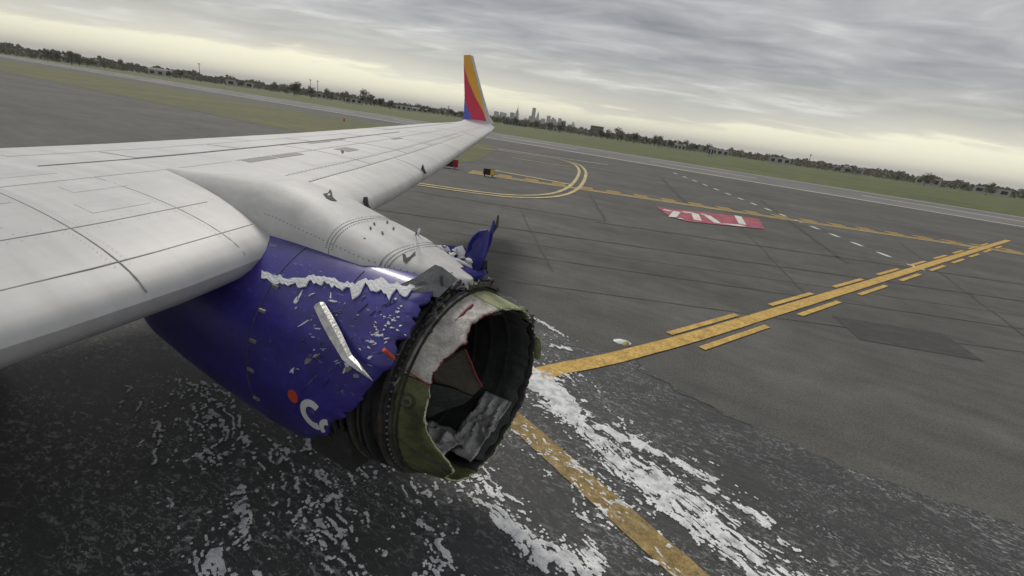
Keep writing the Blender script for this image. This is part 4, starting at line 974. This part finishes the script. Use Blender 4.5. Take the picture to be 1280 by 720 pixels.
for k in range(180):
    px = random.uniform(-40, 1330) if k < 60 else random.uniform(366, 914)
    D = random.uniform(430, 760); s = random.uniform(0.55, 0.95)
    put_tree(px, D, random.choices((0, 1, 2, 3), (4, 2, 4, 2))[0], s)
put_tree(368, 420, 2, 1.15); put_tree(457, 560, 3, 1.25); put_tree(463, 560, 0, 1.2); put_tree(793, 470, 2, 1.15); put_tree(700, 520, 0, 1.1); put_tree(476, 540, 2, 0.9)
# unbroken wood farther back
v = []; f = []
for k in range(42000):
    px = random.uniform(-60, 1350); D = random.uniform(620, 1100); p, a = place(px, D); hh = 4+5*vnoise(np.array([px*0.05]), np.array([3.3]), 8)[0]+3*vnoise(np.array([px*0.21]), np.array([1.3]), 18)[0]
    z = random.uniform(0, 1)**0.8*hh; s_ = random.uniform(0.5, 1.3); A = np.array([random.gauss(0, 1) for _ in range(3)]); A /= np.linalg.norm(A); Bv = np.cross(A, (p-CAM)/np.linalg.norm(p-CAM)); Bv /= np.linalg.norm(Bv)+1e-6; n = len(v); c = p+np.array([0, 0, z])
    v += [c-A*s_, c+Bv*s_, c+A*s_, c-Bv*s_]; f.append((n, n+1, n+2, n+3))
tag(mesh('far_wood', v, f, MT['wood']), 'dim line of woods closing the horizon behind the airfield', 'woods', kind='stuff')
# buildings
def building(name, px, wpx, top, D, mm, label, group=None, storeys=4, bays=5, pitched=False, cat='building', depth=None, spire=0, setback=False, base=0.0):
    """px: column, top: pixels above the horizon line"""
    p, a = place(px, D); Wd = wpx*D/FPX; H = top*D/FPX+CAM[2]; dp = depth or Wd*0.8; rz = a-math.pi/2
    root = empty(name, tuple(p)); tag(root, label, cat, group); ex = np.array([math.cos(rz), math.sin(rz)]); ey = np.array([-math.sin(rz), math.cos(rz)])
    def at(u, w_, z): q = p[:2]+ex*u+ey*w_; return (q[0], q[1], z)
    sections = [(0, H, 1.0)] if not setback else [(0, H*0.72, 1.0), (H*0.72, H*0.9, 0.7), (H*0.9, H, 0.4)]
    m = MB()
    for z0, z1, k in sections: m.box(at(0, 0, (z0+z1)/2), (Wd*k, dp*k, z1-z0), rz)
    wall = m.build('wall', mm, root)
    if pitched:
        m = MB(); pts = [at(-Wd*0.52, -dp*0.52, H), at(Wd*0.52, -dp*0.52, H), at(Wd*0.52, 0, H+H*0.28), at(-Wd*0.52, 0, H+H*0.28), at(-Wd*0.52, dp*0.52, H), at(Wd*0.52, dp*0.52, H)]
        m.add(pts, [(0, 1, 2, 3), (3, 2, 5, 4), (0, 3, 4), (1, 5, 2), (0, 4, 5, 1)]); m.build('roof', MT['roof'], root)
    elif not spire: MB().box(at(0, 0, H+H*0.012), (Wd*sections[-1][2]*1.01, dp*sections[-1][2]*1.01, H*0.02+0.05), rz).build('roof', MT['roof'], root)
    if spire: MB().tube([at(0, 0, H-1), at(0, 0, H+spire*0.4), at(0, 0, H+spire)], [Wd*0.16, Wd*0.06, Wd*0.015], 6).build('spire', MT['conc'], root)
    z1 = sections[0][1]; fh = z1/storeys
    wm = MB()
    for s_ in range(storeys):
        if bays <= 1: q = at(0, -dp/2-0.04, (s_+0.55)*fh); MB().box(q, (Wd*0.9, 0.12, fh*0.5), rz).build('window_band', MT['win'], root)
        else:
            for b in range(bays): q = at(Wd*((b+0.5)/bays-0.5), -dp/2-0.04, (s_+0.52)*fh); MB().box(q, (Wd/bays*0.55, 0.12, fh*0.5), rz).build('window', MT['win'], root)
    return root
TL = 'grey office tower in the distant city skyline'
TG = 'towers of the distant city skyline'
def tw(px, topy, wpx, mm='conc', label=TL, g=TG, **k):
    hz = 114+(px-366)*0.1423; building('skyscraper', px, wpx, max(3, hz-topy), k.pop('D', 7600), MT[mm], label, g, storeys=k.pop('storeys', 6), bays=1, cat='skyscraper', **k)
tw(645, 139, 4.2, 'glassb', 'tallest spired tower of the distant city skyline', None, spire=70, setback=True, storeys=8)
tw(665, 138, 4.2, 'glassb', 'tall square topped dark tower of the distant city skyline', None, storeys=8)
tw(670.5, 143, 3.2, 'conc', 'stepped tower beside the square topped dark tower in the skyline', None, setback=True, spire=40)
for px, ty, wp_, mm in ((630, 143, 2.4, 'conc'), (684, 147, 4.5, 'glassb'), (689.5, 149, 3.2, 'conc'), (698, 150, 4, 'glassb'), (677, 151, 3.6, 'conc'), (715, 154.5, 2.2, 'conc'), (710, 157, 3.4, 'conc'), (656, 149, 4, 'conc'), (618, 147, 3, 'glassb'), (623, 146.5, 2.2, 'conc'), (634.5, 147, 3, 'glassb'), (704, 158.5, 4, 'conc'), (650, 150.5, 4, 'conc'), (640, 149, 3, 'conc'), (660.5, 150, 3, 'glassb'), (693.5, 154, 3, 'conc'), (673.5, 153, 3, 'conc')):
    tw(px, ty, wp_, mm)
random.seed(77)
for k in range(34):
    px = random.gauss(668, 34); 
    if not 612 < px < 760: continue
    hz = 114+(px-366)*0.1423; tw(px, hz-random.uniform(4.5, 10.5), random.uniform(1.8, 5.5), random.choice(['conc', 'glassb', 'brickb']), D=random.uniform(5600, 8200), storeys=5)
def low(px, wpx, top, D, mm, label, **k): building('building', px, wpx, top, D, MT[mm], label, k.pop('group', None), **k)
low(745, 15, 8.5, 900, 'brickb', 'flat roofed grey brown block standing above the trees by the airfield', storeys=4, bays=6)
low(644, 28, 1.5, 640, 'roof', 'long low dark shed below the city skyline', storeys=1, bays=8)
low(889, 6, 3.5, 330, 'pale', 'small white hut on the grass past the far pavement edge', storeys=1, bays=2)
PG = 'long pale airport sheds among the far trees'
for px, wpx, top in ((830, 16, 2), (850, 12, 1), (872, 20, 2), (900, 18, 2), (690, 12, 0.5), (405, 14, 1.5), (425, 12, 0), (442, 18, 1), (505, 16, 1), (525, 18, 0), (300, 24, 2), (200, 18, 1.5), (100, 26, 2), (975, 20, 2.5), (1060, 26, 2), (1160, 18, 3), (1240, 24, 2)):
    low(px, wpx, top, random.uniform(480, 700), 'pale', 'long pale low shed among the trees beyond the airfield', group=PG, storeys=1, bays=3, pitched=random.random() < 0.5, depth=18)
# lamp masts
for px, top in ((388, 13), (397, 13), (784, 5), (560, 7), (1010, 9), (250, 12)):
    p, a = place(px, 520); H = top*520/FPX+CAM[2]; root = empty('light_mast', tuple(p)); tag(root, 'thin light mast rising above the trees beyond the airfield', 'mast', 'light masts beyond the airfield')
    MB().tube([(p[0], p[1], 0), (p[0], p[1], H)], [0.35, 0.2], 6).build('pole', MT['roof'], root); MB().box((p[0], p[1], H+0.3), (1.8, 1.8, 0.6), a).build('lamp_head', MT['roof'], root)

# ------------------------------------------------------------------ the hazy air over the field
hz_ = MB().box((0, 0, 189), (60400, 60400, 380)).build('haze', None)
hz_['kind'] = 'stuff'; tag(hz_, 'thin pale haze in the air over the airfield', 'haze')
hm = bpy.data.materials.new('haze'); hm.use_nodes = True; t = hm.node_tree; t.nodes.clear()
pv = t.nodes.new('ShaderNodeVolumePrincipled'); pv.inputs['Color'].default_value = (0.93, 0.94, 0.95, 1); pv.inputs['Density'].default_value = 7.0e-5
ot = t.nodes.new('ShaderNodeOutputMaterial'); t.links.new(pv.outputs[0], ot.inputs['Volume'])
hz_.data.materials.clear(); hz_.data.materials.append(hm)
